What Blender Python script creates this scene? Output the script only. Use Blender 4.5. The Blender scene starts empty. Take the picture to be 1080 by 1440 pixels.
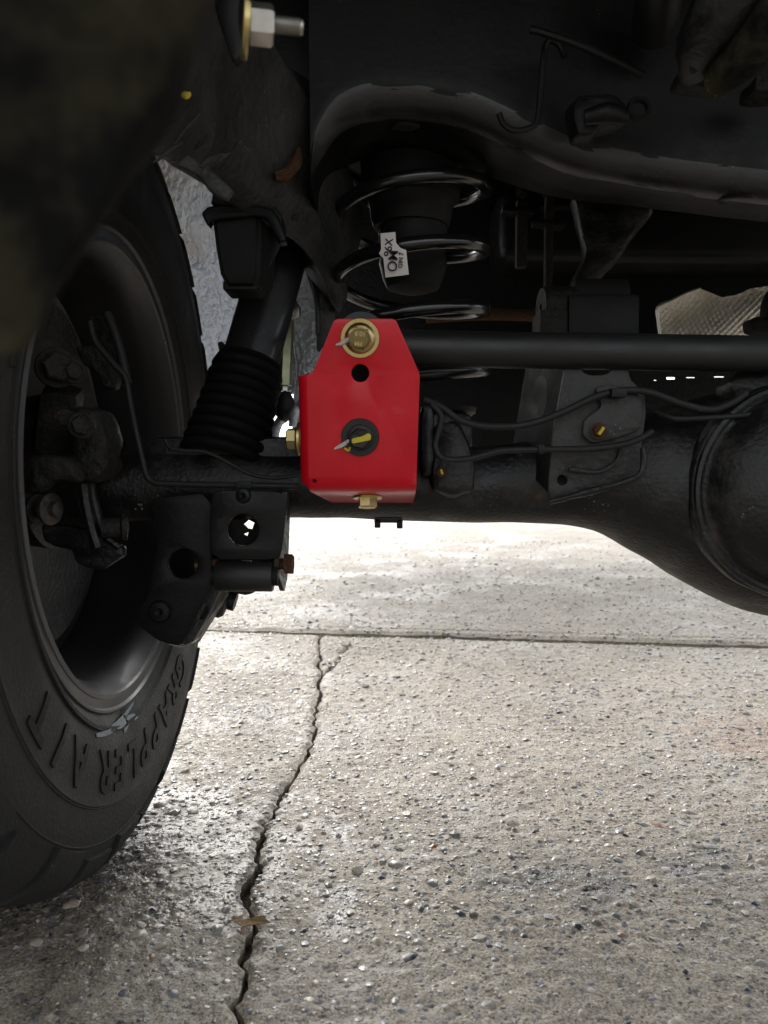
import bpy, bmesh, math, random
import numpy as np
from mathutils import Vector, Matrix, noise

random.seed(7)
rng = np.random.default_rng(7)
C = bpy.context.scene.collection
R = math.radians
sc = bpy.context.scene

# ------------------------------------------------------------------ camera
CAM_H = 0.395
PITCH = R(3.0)
cam_d = bpy.data.cameras.new("camera")
cam = bpy.data.objects.new("camera", cam_d)
C.objects.link(cam)
cam.location = (0, 0, CAM_H)
cam.rotation_euler = (R(90) - PITCH, 0, 0)
cam_d.sensor_fit = 'VERTICAL'
cam_d.sensor_height = 36.0
F_PX = 1083.0
cam_d.lens = F_PX * 36.0 / 1440.0
cam_d.clip_start = 0.02
cam_d.clip_end = 500
cam_d.dof.use_dof = True
cam_d.dof.focus_distance = 0.80
cam_d.dof.aperture_fstop = 10.0
sc.camera = cam

# ------------------------------------------------------------------ world
world = bpy.data.worlds.new("World")
sc.world = world
world.use_nodes = True
wn, wl = world.node_tree.nodes, world.node_tree.links
bg = wn["Background"]
sky = wn.new("ShaderNodeTexSky")
sky.sky_type = 'NISHITA'
sky.sun_disc = False
SUN_EL, SUN_ROT = R(38), R(-12)
sky.sun_elevation = SUN_EL
sky.sun_rotation = SUN_ROT
sky.air_density = 1.0
sky.dust_density = 4.0
hsv = wn.new("ShaderNodeHueSaturation")
hsv.inputs["Saturation"].default_value = 0.18      # an overcast sky is nearly grey
wl.new(sky.outputs[0], hsv.inputs["Color"])
wl.new(hsv.outputs[0], bg.inputs["Color"])
bg.inputs["Strength"].default_value = 0.15
sun_d = bpy.data.lights.new("sun", 'SUN')
sun_d.energy = 0.4
sun_d.angle = R(18)
sun_d.color = (1.0, 0.95, 0.88)
sun = bpy.data.objects.new("sun", sun_d)
C.objects.link(sun)
sd = Vector((math.sin(SUN_ROT) * math.cos(SUN_EL), math.cos(SUN_ROT) * math.cos(SUN_EL), math.sin(SUN_EL)))
sun.rotation_euler = sd.to_track_quat('Z', 'Y').to_euler()

sc.view_settings.view_transform = 'Standard'
sc.view_settings.look = 'None'
sc.view_settings.gamma = 1
sc.view_settings.use_curve_mapping = False
sc.view_settings.exposure = 1.25
sc.cycles.use_denoising = True
sc.cycles.max_bounces = 10
sc.cycles.diffuse_bounces = 6
sc.cycles.glossy_bounces = 5

# ------------------------------------------------------------------ helpers
def P(px, py, Y):
    """the point of the place at distance Y ahead that stands at this spot of the photograph"""
    u, v = (px - 540) / F_PX, (720 - py) / F_PX
    c, s = math.cos(PITCH), math.sin(PITCH)
    dy, dz = c + v * s, -s + v * c
    k = Y / dy
    return Vector((u * k, Y, CAM_H + dz * k))

def px(n, Y):
    return n * Y / F_PX

def ground_y(py):
    v = (720 - py) / F_PX
    c, s = math.cos(PITCH), math.sin(PITCH)
    return CAM_H * (c + v * s) / (s - v * c)

def G(pxx, py):
    return P(pxx, py, ground_y(py))

ROOT = {}
def thing(name, label, cat, loc, group=None):
    o = bpy.data.objects.new(name, None)
    C.objects.link(o)
    o.empty_display_size = .02
    o.location = loc
    ROOT[o.name] = Vector(loc)
    o['label'] = label
    o['category'] = cat
    if group:
        o['group'] = group
    return o

def tag(o, label=None, cat=None, group=None, kind=None):
    for k, v in (('label', label), ('category', cat), ('group', group), ('kind', kind)):
        if v:
            o[k] = v
    return o

def link(name, me, mat, parent=None, smooth=True, angle=40):
    """link a mesh given in world coordinates as one object"""
    o = bpy.data.objects.new(name, me)
    C.objects.link(o)
    if mat and not me.materials:
        me.materials.append(mat)
    if parent is not None:
        base = ROOT[parent.name]
        o.parent = parent
        ROOT[o.name] = base
        me.transform(Matrix.Translation(-base))
    else:
        n = len(me.vertices)
        co = np.empty(n * 3)
        me.vertices.foreach_get('co', co)
        co = co.reshape(-1, 3)
        c = (co.min(0) + co.max(0)) / 2
        c[2] = co[:, 2].min()
        me.transform(Matrix.Translation(-Vector(c)))
        o.location = c
        ROOT[o.name] = Vector(c)
    if smooth:
        me.shade_smooth()
        try:
            me.set_sharp_from_angle(angle=R(angle))
        except Exception:
            pass
    return o

def mesh_from(verts, faces):
    me = bpy.data.meshes.new("m")
    me.from_pydata([tuple(v) for v in verts], [], faces)
    me.update()
    return me

def bm_mesh(bm):
    bmesh.ops.recalc_face_normals(bm, faces=bm.faces)
    me = bpy.data.meshes.new("m")
    bm.to_mesh(me)
    bm.free()
    return me

def join_meshes(ms):
    bm = bmesh.new()
    for m in ms:
        bm.from_mesh(m)
    me = bpy.data.meshes.new("m")
    bm.to_mesh(me)
    bm.free()
    return me

def catmull(pts, n=8):
    pts = [Vector(p) for p in pts]
    if len(pts) < 3:
        return pts
    e = [2 * pts[0] - pts[1]] + pts + [2 * pts[-1] - pts[-2]]
    out = []
    for i in range(1, len(e) - 2):
        p0, p1, p2, p3 = e[i - 1:i + 3]
        for k in range(n):
            t = k / n
            out.append(.5 * ((2 * p1) + (p2 - p0) * t + (2 * p0 - 5 * p1 + 4 * p2 - p3) * t * t + (3 * p1 - p0 - 3 * p2 + p3) * t ** 3))
    out.append(pts[-1])
    return out

def tube_mesh(pts, r, seg=12, smooth=6, rough=0):
    pts = catmull(pts, smooth) if smooth else [Vector(p) for p in pts]
    n = len(pts)
    rs = r if hasattr(r, '__len__') else [r] * n
    if len(rs) != n:
        rs = list(np.interp(np.linspace(0, 1, n), np.linspace(0, 1, len(rs)), rs))
    T = [(pts[min(i + 1, n - 1)] - pts[max(i - 1, 0)]).normalized() for i in range(n)]
    up = Vector((0, 0, 1)) if abs(T[0].z) < .9 else Vector((1, 0, 0))
    N = (up - T[0] * up.dot(T[0])).normalized()
    V, Fc = [], []
    for i in range(n):
        N = (N - T[i] * N.dot(T[i])).normalized()
        B = T[i].cross(N)
        for k in range(seg):
            a = 2 * math.pi * k / seg
            rr = rs[i]
            p = pts[i] + (N * math.cos(a) + B * math.sin(a)) * rr
            if rough:
                p += (N * math.cos(a) + B * math.sin(a)) * rough * noise.noise(p * 60)
            V.append(p)
    for i in range(n - 1):
        for k in range(seg):
            a, b = i * seg + k, i * seg + (k + 1) % seg
            Fc.append((a, b, b + seg, a + seg))
    Fc.append(tuple(range(seg))[::-1])
    Fc.append(tuple((n - 1) * seg + k for k in range(seg)))
    return mesh_from(V, Fc)

def lathe_mesh(profile, origin, axis, seg=48, closed=False, arc=None):
    """profile of (distance along axis, radius)"""
    ax = Vector(axis).normalized()
    up = Vector((0, 0, 1)) if abs(ax.z) < .9 else Vector((0, 1, 0))
    N = (up - ax * up.dot(ax)).normalized()
    B = ax.cross(N)
    O = Vector(origin)
    V, Fc = [], []
    for (h, r) in profile:
        for k in range(seg):
            a = 2 * math.pi * k / seg
            V.append(O + ax * h + (N * math.cos(a) + B * math.sin(a)) * max(r, 1e-5))
    m = len(profile)
    for i in range(m if closed else m - 1):
        for k in range(seg):
            a, b = i * seg + k, i * seg + (k + 1) % seg
            c, d = ((i + 1) % m) * seg + (k + 1) % seg, ((i + 1) % m) * seg + k
            Fc.append((a, b, c, d))
    me = mesh_from(V, Fc)
    bm = bmesh.new()
    bm.from_mesh(me)
    bmesh.ops.recalc_face_normals(bm, faces=bm.faces)
    bm.to_mesh(me)
    bm.free()
    return me

def flat_mesh(outline, holes=(), thick=.004, bevel=.0008):
    """a plate in local XY with thickness along Z, made through a 2D curve"""
    cu = bpy.data.curves.new("c", 'CURVE')
    cu.dimensions = '2D'
    cu.fill_mode = 'BOTH'
    bevel = min(bevel, thick * .45)
    cu.extrude = thick / 2 - bevel
    cu.bevel_depth = bevel
    cu.bevel_resolution = 1
    cu.offset = -bevel
    for loop in [outline] + list(holes):
        s = cu.splines.new('POLY')
        s.points.add(len(loop) - 1)
        for p, q in zip(s.points, loop):
            p.co = (q[0], q[1], 0, 1)
        s.use_cyclic_u = True
    o = bpy.data.objects.new("tmp", cu)
    C.objects.link(o)
    dg = bpy.context.evaluated_depsgraph_get()
    me = bpy.data.meshes.new_from_object(o.evaluated_get(dg))
    bpy.data.objects.remove(o)
    bpy.data.curves.remove(cu)
    bm = bmesh.new()
    bm.from_mesh(me)
    bmesh.ops.remove_doubles(bm, verts=bm.verts, dist=1e-6)
    bmesh.ops.recalc_face_normals(bm, faces=bm.faces)
    bm.to_mesh(me)
    bm.free()
    return me

def rounded(poly, n=1):
    for _ in range(n):
        out = []
        for i in range(len(poly)):
            a, b = poly[i], poly[(i + 1) % len(poly)]
            out.append((a[0] * .85 + b[0] * .15, a[1] * .85 + b[1] * .15))
            out.append((a[0] * .15 + b[0] * .85, a[1] * .15 + b[1] * .85))
        poly = out
    return poly

def ell(cx, cy, rx, ry=None, n=28, rot=0):
    ry = ry or rx
    return [(cx + rx * math.cos(t) * math.cos(rot) - ry * math.sin(t) * math.sin(rot),
             cy + rx * math.cos(t) * math.sin(rot) + ry * math.sin(t) * math.cos(rot)) for t in [2 * math.pi * i / n for i in range(n)]]

def plate_mesh(poly, Y, thick=.005, holes=(), bevel=.001, rnd=1, tilt=0, yaw=0):
    """plate facing the rear; outline and holes given by their spots in the photograph"""
    w = lambda q: (P(q[0], q[1], Y).x, P(q[0], q[1], Y).z)
    loop = [w(q) for q in (rounded(poly, rnd) if rnd else poly)]
    hs = [[w(q) for q in h] for h in holes]
    me = flat_mesh(loop, hs, thick, bevel)
    cx = sum(p[0] for p in loop) / len(loop)
    cz = sum(p[1] for p in loop) / len(loop)
    M = Matrix.Translation((cx, Y, cz)) @ Matrix.Rotation(yaw, 4, 'Z') @ Matrix.Rotation(tilt, 4, 'X') @ Matrix.Rotation(R(90), 4, 'X') @ Matrix.Translation((-cx, -cz, 0))
    me.transform(M)
    return me

def box_mesh(c, s, rot=(0, 0, 0), bevel=.002, seg=2, taper=None):
    bm = bmesh.new()
    bmesh.ops.create_cube(bm, size=1)
    for v in bm.verts:
        v.co = Vector((v.co.x * s[0], v.co.y * s[1], v.co.z * s[2]))
        if taper and v.co.z < 0:
            v.co.x *= taper
            v.co.y *= taper
    if bevel:
        bmesh.ops.bevel(bm, geom=list(bm.edges), offset=bevel, segments=seg, affect='EDGES', profile=.6)
    from mathutils import Euler
    bm.transform(Matrix.Translation(c) @ Euler(rot).to_matrix().to_4x4())
    return bm_mesh(bm)

def hex_mesh(origin, axis, af, h, cham=.12):
    """hexagon head with a chamfered end"""
    ax = Vector(axis).normalized()
    up = Vector((0, 0, 1)) if abs(ax.z) < .9 else Vector((1, 0, 0))
    N = (up - ax * up.dot(ax)).normalized()
    B = ax.cross(N)
    O = Vector(origin)
    r = af / math.sqrt(3)
    bm = bmesh.new()
    rings = []
    for (hh, rr) in ((0, r), (h * (1 - cham), r), (h, r * .88)):
        rings.append([bm.verts.new(O + ax * hh + (N * math.cos(a) + B * math.sin(a)) * rr) for a in [math.pi / 3 * k + .3 for k in range(6)]])
    inner = [bm.verts.new(O + ax * (h * .93) + (N * math.cos(a) + B * math.sin(a)) * r * .72) for a in [math.pi / 3 * k + .3 for k in range(6)]]
    rings.append(inner)
    for a, b in zip(rings, rings[1:]):
        for k in range(6):
            bm.faces.new((a[k], a[(k + 1) % 6], b[(k + 1) % 6], b[k]))
    bm.faces.new(inner)
    bm.faces.new(rings[0][::-1])
    return bm_mesh(bm)

def loft_mesh(loops, cap=True):
    V, Fc = [], []
    n = len(loops[0])
    for l in loops:
        V += [Vector(p) for p in l]
    for i in range(len(loops) - 1):
        for k in range(n):
            a, b = i * n + k, i * n + (k + 1) % n
            Fc.append((a, b, b + n, a + n))
    if cap:
        Fc.append(tuple(range(n))[::-1])
        Fc.append(tuple((len(loops) - 1) * n + k for k in range(n)))
    me = mesh_from(V, Fc)
    bm = bmesh.new()
    bm.from_mesh(me)
    bmesh.ops.recalc_face_normals(bm, faces=bm.faces)
    bm.to_mesh(me)
    bm.free()
    return me

def subdiv(me, cuts=2, smooth=0.0, rough=0.0, scale=30):
    bm = bmesh.new()
    bm.from_mesh(me)
    bmesh.ops.subdivide_edges(bm, edges=list(bm.edges), cuts=cuts, use_grid_fill=True, smooth=smooth)
    bm.normal_update()
    if rough:
        for v in bm.verts:
            v.co += v.normal * rough * noise.noise(v.co * scale)
    bm.to_mesh(me)
    bm.free()
    return me

def text_mesh(s, size, depth=.0004, align='CENTER', bold=0):
    cu = bpy.data.curves.new("t", 'FONT')
    cu.body = s
    cu.size = size
    cu.extrude = depth
    cu.align_x = align
    cu.align_y = 'CENTER'
    cu.offset = bold
    o = bpy.data.objects.new("tmp", cu)
    C.objects.link(o)
    dg = bpy.context.evaluated_depsgraph_get()
    me = bpy.data.meshes.new_from_object(o.evaluated_get(dg))
    bpy.data.objects.remove(o)
    bpy.data.curves.remove(cu)
    return me

# ------------------------------------------------------------------ materials
def mat(name):
    m = bpy.data.materials.new(name)
    m.use_nodes = True
    nt = m.node_tree
    return m, nt.nodes, nt.links, nt.nodes["Principled BSDF"]

def ramp(n, stops):
    r = n.new("ShaderNodeValToRGB")
    e = r.color_ramp.elements
    while len(e) > 1:
        e.remove(e[-1])
    e[0].position, e[0].color = stops[0][0], tuple(stops[0][1]) + (1,)
    for p, c in stops[1:]:
        q = e.new(p)
        q.color = tuple(c) + (1,)
    return r

def grimy(name, base, dust, rough=.45, dust_amt=.5, scale=14, bump=.15, metal=0, coat=0, rust=0, bscale=220, spec=.22):
    """painted or rubber surface with dust, specks and fine relief"""
    m, n, l, b = mat(name)
    tc = n.new("ShaderNodeTexCoord")
    n1 = n.new("ShaderNodeTexNoise"); n1.inputs["Scale"].default_value = scale; n1.inputs["Detail"].default_value = 9
    n1.inputs["Roughness"].default_value = .68
    n2 = n.new("ShaderNodeTexNoise"); n2.inputs["Scale"].default_value = bscale; n2.inputs["Detail"].default_value = 4
    l.new(tc.outputs["Object"], n1.inputs["Vector"]); l.new(tc.outputs["Object"], n2.inputs["Vector"])
    lo = .62 - .3 * dust_amt
    r = ramp(n, [(lo, base), (lo + .28, tuple(base[i] * .5 + dust[i] * .5 for i in range(3))), (lo + .42, dust)])
    l.new(n1.outputs[0], r.inputs[0])
    col = r.outputs[0]
    # scattered pale specks of dried mud
    v = n.new("ShaderNodeTexVoronoi"); v.inputs["Scale"].default_value = 190
    l.new(tc.outputs["Object"], v.inputs["Vector"])
    vr = ramp(n, [(.0, (1, 1, 1)), (.13, (1, 1, 1)), (.2, (0, 0, 0))])
    l.new(v.outputs["Distance"], vr.inputs[0])
    n3 = n.new("ShaderNodeTexNoise"); n3.inputs["Scale"].default_value = 23; n3.inputs["Detail"].default_value = 2
    l.new(tc.outputs["Object"], n3.inputs["Vector"])
    mr = n.new("ShaderNodeMapRange"); mr.inputs[1].default_value = .58; mr.inputs[2].default_value = .75
    l.new(n3.outputs[0], mr.inputs[0])
    mu = n.new("ShaderNodeMath"); mu.operation = 'MULTIPLY'
    l.new(vr.outputs[0], mu.inputs[0]); l.new(mr.outputs[0], mu.inputs[1])
    mx = n.new("ShaderNodeMix"); mx.data_type = 'RGBA'
    l.new(mu.outputs[0], mx.inputs[0]); l.new(col, mx.inputs[6])
    mx.inputs[7].default_value = tuple(min(.4, d * 2.2) for d in dust) + (1,)
    col = mx.outputs[2]
    if rust:
        n4 = n.new("ShaderNodeTexNoise"); n4.inputs["Scale"].default_value = 31; n4.inputs["Detail"].default_value = 8
        l.new(tc.outputs["Object"], n4.inputs["Vector"])
        rr = n.new("ShaderNodeMapRange"); rr.inputs[1].default_value = .75 - rust * .4; rr.inputs[2].default_value = .85 - rust * .4
        l.new(n4.outputs[0], rr.inputs[0])
        m2 = n.new("ShaderNodeMix"); m2.data_type = 'RGBA'
        l.new(rr.outputs[0], m2.inputs[0]); l.new(col, m2.inputs[6])
        m2.inputs[7].default_value = (.11, .045, .018, 1)
        col = m2.outputs[2]
    l.new(col, b.inputs["Base Color"])
    ro = n.new("ShaderNodeMapRange")
    ro.inputs[1].default_value = .3; ro.inputs[2].default_value = .75
    ro.inputs[3].default_value = max(.05, rough - .12); ro.inputs[4].default_value = min(1, rough + .3)
    l.new(n1.outputs[0], ro.inputs[0]); l.new(ro.outputs[0], b.inputs["Roughness"])
    b.inputs["Metallic"].default_value = metal
    b.inputs["Specular IOR Level"].default_value = spec
    b.inputs["Coat Weight"].default_value = coat
    b.inputs["Coat Roughness"].default_value = .15
    bu = n.new("ShaderNodeBump"); bu.inputs["Strength"].default_value = min(1, bump * 1.8); bu.inputs["Distance"].default_value = .004
    ad = n.new("ShaderNodeMath"); ad.operation = 'ADD'
    l.new(n1.outputs[0], ad.inputs[0]); l.new(n2.outputs[0], ad.inputs[1])
    l.new(ad.outputs[0], bu.inputs["Height"]); l.new(bu.outputs[0], b.inputs["Normal"])
    return m

M_frame = grimy("frame_paint", (.004, .004, .004), (.018, .0175, .0165), .42, .4, 11, .05, bscale=150)
M_rail = grimy("rail_paint", (.026, .0255, .025), (.095, .092, .086), .34, .55, 9, .3, rust=.10, bscale=120)
M_lipf = grimy("frame_edge_highlight", (.014, .014, .014), (.050, .048, .045), .30, .5, 15, .05, spec=.5)  # lighter and glossier than the frame, a highlight put into the paint
M_flange = grimy("dusty_flange", (.05, .05, .05), (.20, .195, .185), .5, .6, 22, .3, rust=.1)
M_black = grimy("black_paint", (.007, .007, .007), (.018, .0175, .017), .38, .3, 13, .05)
M_axle = grimy("axle_paint", (.006, .006, .006), (.085, .077, .063), .40, .42, 31, .16, rust=.12, bscale=240, spec=.45)
M_satin = grimy("satin_black_powdercoat", (.009, .009, .009), (.014, .014, .014), .42, .1, 8, .06, bscale=500, spec=.5)
M_gloss = grimy("glossy_black_paint", (.006, .006, .006), (.012, .012, .012), .14, .05, 8, .02, coat=.25, bscale=300, spec=.5)
M_gloss2 = grimy("shock_paint", (.014, .014, .015), (.03, .03, .031), .26, .2, 8, .03, coat=.3, spec=.5)
M_rubber = grimy("rubber", (.008, .008, .008), (.019, .018, .017), .62, .35, 12, .07, bscale=260)
M_tyre = grimy("tyre_rubber", (.022, .022, .0215), (.046, .045, .042), .58, .45, 9, .18, bscale=320)
M_letter = grimy("tyre_lettering", (.009, .009, .009), (.014, .014, .014), .6, .1, 9, .1)
M_rim = grimy("rim_paint", (.014, .014, .015), (.028, .028, .029), .42, .15, 7, .03, coat=.1, bscale=260, spec=.5)
M_lip = grimy("rim_lip_paint", (.10, .10, .10), (.15, .145, .14), .32, .3, 9, .05, metal=.3)
M_iron = grimy("cast_iron", (.020, .019, .017), (.055, .051, .045), .55, .5, 20, .6, metal=.2, rust=.33, bscale=140)
M_rust = grimy("rusty_steel", (.065, .030, .014), (.12, .075, .045), .7, .5, 30, .6, metal=.1, bscale=260)
M_wire = grimy("hose_rubber", (.018, .018, .018), (.045, .043, .040), .45, .3, 30, .1)
M_guard = grimy("muddy_liner", (.005, .005, .005), (.13, .12, .065), .8, .62, 17, .2, bscale=90, spec=.1)
M_mark_y = grimy("yellow_paint_mark", (.55, .45, .05), (.42, .34, .05), .5, .2, 60, .2)
M_mark_w = grimy("white_paint_mark", (.62, .60, .55), (.45, .43, .4), .5, .2, 60, .2)
M_tag = grimy("white_label", (.62, .58, .55), (.50, .46, .43), .6, .3, 30, .05)
M_ink = grimy("black_ink", (.02, .02, .02), (.03, .03, .03), .6, .1, 30, .02)
M_floor = grimy("underbody_floor", (.005, .005, .005), (.010, .010, .009), .6, .3, 6, .3)

def zinc(name, a, b2, rough=.26):
    m, n, l, b = mat(name)
    tc = n.new("ShaderNodeTexCoord")
    n1 = n.new("ShaderNodeTexNoise"); n1.inputs["Scale"].default_value = 90; n1.inputs["Detail"].default_value = 5
    l.new(tc.outputs["Object"], n1.inputs["Vector"])
    r = ramp(n, [(.3, a), (.7, b2)])
    l.new(n1.outputs[0], r.inputs[0]); l.new(r.outputs[0], b.inputs["Base Color"])
    b.inputs["Metallic"].default_value = 1
    ro = n.new("ShaderNodeMapRange"); ro.inputs[3].default_value = rough - .08; ro.inputs[4].default_value = rough + .18
    l.new(n1.outputs[0], ro.inputs[0]); l.new(ro.outputs[0], b.inputs["Roughness"])
    bu = n.new("ShaderNodeBump"); bu.inputs["Strength"].default_value = .1; bu.inputs["Distance"].default_value = .001
    l.new(n1.outputs[0], bu.inputs["Height"]); l.new(bu.outputs[0], b.inputs["Normal"])
    return m
M_zinc = zinc("yellow_zinc", (.62, .47, .18), (.50, .42, .22))
M_steel = zinc("plain_zinc", (.55, .54, .50), (.42, .41, .38), .32)
M_olive = zinc("olive_zinc", (.50, .50, .30), (.40, .42, .28), .4)

def red_coat():
    m, n, l, b = mat("red_powdercoat")
    tc = n.new("ShaderNodeTexCoord")
    n1 = n.new("ShaderNodeTexNoise"); n1.inputs["Scale"].default_value = 35; n1.inputs["Detail"].default_value = 6
    l.new(tc.outputs["Object"], n1.inputs["Vector"])
    r = ramp(n, [(.3, (.50, .003, .011)), (.62, (.58, .0045, .016)), (.76, (.50, .05, .055))])
    l.new(n1.outputs[0], r.inputs[0]); l.new(r.outputs[0], b.inputs["Base Color"])
    n2 = n.new("ShaderNodeTexNoise"); n2.inputs["Scale"].default_value = 26; n2.inputs["Detail"].default_value = 8
    l.new(tc.outputs["Object"], n2.inputs["Vector"])
    ro = n.new("ShaderNodeMapRange"); ro.inputs[1].default_value = .35; ro.inputs[2].default_value = .7
    ro.inputs[3].default_value = .30; ro.inputs[4].default_value = .44
    l.new(n2.outputs[0], ro.inputs[0]); l.new(ro.outputs[0], b.inputs["Roughness"])
    b.inputs["Specular IOR Level"].default_value = .18
    b.inputs["Coat Weight"].default_value = .35
    b.inputs["Coat Roughness"].default_value = .12
    n3 = n.new("ShaderNodeTexNoise"); n3.inputs["Scale"].default_value = 420
    l.new(tc.outputs["Object"], n3.inputs["Vector"])
    bu = n.new("ShaderNodeBump"); bu.inputs["Strength"].default_value = .08; bu.inputs["Distance"].default_value = .0006
    l.new(n3.outputs[0], bu.inputs["Height"]); l.new(bu.outputs[0], b.inputs["Normal"])
    return m
M_red = red_coat()

def undercoat():
    m, n, l, b = mat("grey_undercoating")
    tc = n.new("ShaderNodeTexCoord")
    n1 = n.new("ShaderNodeTexNoise"); n1.inputs["Scale"].default_value = 7; n1.inputs["Detail"].default_value = 6
    n2 = n.new("ShaderNodeTexNoise"); n2.inputs["Scale"].default_value = 130; n2.inputs["Detail"].default_value = 6
    for q in (n1, n2):
        l.new(tc.outputs["Object"], q.inputs["Vector"])
    r = ramp(n, [(.35, (.52, .55, .61)), (.55, (.68, .71, .76)), (.74, (.46, .42, .40)), (.8, (.6, .62, .66))])
    l.new(n1.outputs[0], r.inputs[0]); l.new(r.outputs[0], b.inputs["Base Color"])
    b.inputs["Roughness"].default_value = .25
    b.inputs["Metallic"].default_value = .45
    bu = n.new("ShaderNodeBump"); bu.inputs["Strength"].default_value = .9; bu.inputs["Distance"].default_value = .004
    l.new(n2.outputs[0], bu.inputs["Height"]); l.new(bu.outputs[0], b.inputs["Normal"])
    return m
M_under = undercoat()

def alu_shield():
    m, n, l, b = mat("dusty_aluminium")
    tc = n.new("ShaderNodeTexCoord")
    n1 = n.new("ShaderNodeTexNoise"); n1.inputs["Scale"].default_value = 18; n1.inputs["Detail"].default_value = 7
    l.new(tc.outputs["Object"], n1.inputs["Vector"])
    r = ramp(n, [(.35, (.90, .87, .80)), (.7, (.74, .70, .62))])
    l.new(n1.outputs[0], r.inputs[0]); l.new(r.outputs[0], b.inputs["Base Color"])
    b.inputs["Roughness"].default_value = .42
    b.inputs["Metallic"].default_value = .6
    return m
M_alu = alu_shield()

WET = [(475, 1165, .020), (480, 1255, .022), (470, 1285, .02), (975, 1215, .035), (1000, 1200, .02), (840, 1245, .040), (690, 1235, .022), (760, 1230, .02)]
def concrete():
    m, n, l, b = mat("exposed_aggregate_concrete")
    geo = n.new("ShaderNodeNewGeometry")
    pos = geo.outputs["Position"]
    def nz(scale, det=4, rough=.6):
        q = n.new("ShaderNodeTexNoise"); q.inputs["Scale"].default_value = scale; q.inputs["Detail"].default_value = det
        q.inputs["Roughness"].default_value = rough
        l.new(pos, q.inputs["Vector"])
        return q
    def mr(src, a, b_, c=0, d=1):
        q = n.new("ShaderNodeMapRange")
        q.inputs[1].default_value, q.inputs[2].default_value, q.inputs[3].default_value, q.inputs[4].default_value = a, b_, c, d
        l.new(src, q.inputs[0])
        return q.outputs[0]
    def mix(f, a, c, mode='MIX'):
        q = n.new("ShaderNodeMix"); q.data_type = 'RGBA'; q.blend_type = mode
        if isinstance(f, float): q.inputs[0].default_value = f
        else: l.new(f, q.inputs[0])
        for s, i in ((a, 6), (c, 7)):
            if isinstance(s, tuple): q.inputs[i].default_value = s + (1,)
            else: l.new(s, q.inputs[i])
        return q.outputs[2]
    def math_(op, a, c=None):
        q = n.new("ShaderNodeMath"); q.operation = op
        for s, i in ((a, 0), (c, 1)):
            if s is None: continue
            if isinstance(s, (int, float)): q.inputs[i].default_value = s
            else: l.new(s, q.inputs[i])
        return q.outputs[0]
    base = mix(mr(nz(5, 5).outputs[0], .35, .65), (.31, .275, .225), (.43, .39, .325))
    sand = mix(mr(nz(420, 4, .7).outputs[0], .38, .62), (.42, .41, .39), (1.3, 1.28, 1.25))
    base = mix(1.0, base, sand, 'MULTIPLY')
    hgt = nz(300, 4).outputs[0]
    col = base
    hsum = math_('MULTIPLY', hgt, .35)
    stops = [(0, (.10, .105, .12)), (.14, (.20, .20, .20)), (.28, (.42, .37, .30)), (.4, (.13, .125, .115)), (.52, (.26, .22, .17)), (.62, (.5, .47, .42)),
             (.74, (.17, .17, .19)), (.86, (.33, .30, .25)), (.97, (.26, .16, .11)), (1, (.07, .07, .08))]
    for sc_, thr, keep in ((330, .30, .45), (170, .30, .52), (105, .30, .62)):
        v = n.new("ShaderNodeTexVoronoi"); v.inputs["Scale"].default_value = sc_
        l.new(pos, v.inputs["Vector"])
        sep = n.new("ShaderNodeSeparateColor")
        l.new(v.outputs["Color"], sep.inputs[0])
        cr = ramp(n, stops)
        cr.color_ramp.interpolation = 'CONSTANT'
        l.new(sep.outputs[0], cr.inputs[0])
        inside = mr(v.outputs["Distance"], thr + .06, thr)
        on = math_('GREATER_THAN', sep.outputs[1], keep)
        f = math_('MULTIPLY', inside, on)
        col = mix(math_('MULTIPLY', f, .95), col, cr.outputs[0])
        dome = mr(v.outputs["Distance"], thr + .1, 0, 0, 1)
        hsum = math_('ADD', hsum, math_('MULTIPLY', math_('MULTIPLY', dome, on), 60 / sc_ + .2))
    # stains of their own: rust bloom at the right, damp blotches; also a yellow-green tint and painted contact shade
    def spot(c, r0, r1):
        vm = n.new("ShaderNodeVectorMath"); vm.operation = 'DISTANCE'
        l.new(pos, vm.inputs[0]); vm.inputs[1].default_value = c
        wob = math_('ADD', vm.outputs["Value"], mr(nz(18, 5).outputs[0], .3, .7, -.5 * r1, .5 * r1))
        return mr(wob, r1, r0)
    rc = G(1075, 1035)
    col = mix(math_('MULTIPLY', spot(rc, .02, .16), .35), col, mix(1.0, col, (1.0, .52, .32), 'MULTIPLY'))
    green_c = G(405, 745)
    col = mix(math_('MULTIPLY', spot(green_c, .1, .6), .6), col, mix(1.0, col, (.85, .82, .35), 'MULTIPLY'))
    wetf = None
    for (x, y, r_) in WET:
        s_ = spot(G(x, y), r_ * .3, r_ * 1.3)
        wetf = s_ if wetf is None else math_('MAXIMUM', wetf, s_)
    dampn = mr(nz(3.2, 5).outputs[0], .47, .60)
    damp_shade = math_('MAXIMUM', math_('MULTIPLY', dampn, .4), wetf)
    damp_shade = math_('MAXIMUM', damp_shade, math_('MULTIPLY', spot(G(120, 1225), .10, .30), .9))  # damp by the tyre, with its contact shade painted into the colour
    col = mix(damp_shade, col, mix(1.0, col, (.48, .47, .46), 'MULTIPLY'))
    col = mix(wetf, col, mix(1.0, col, (.42, .42, .43), 'MULTIPLY'))
    l.new(col, b.inputs["Base Color"])
    ro = mr(nz(60, 4).outputs[0], .3, .7, .52, .85)
    rw = mr(damp_shade, 0, 1, 1, .22)
    l.new(math_('MULTIPLY', ro, rw), b.inputs["Roughness"])
    b.inputs["Specular IOR Level"].default_value = .35
    bu = n.new("ShaderNodeBump"); bu.inputs["Strength"].default_value = .9; bu.inputs["Distance"].default_value = .0022
    l.new(hsum, bu.inputs["Height"]); l.new(bu.outputs[0], b.inputs["Normal"])
    return m
M_conc = concrete()

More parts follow.
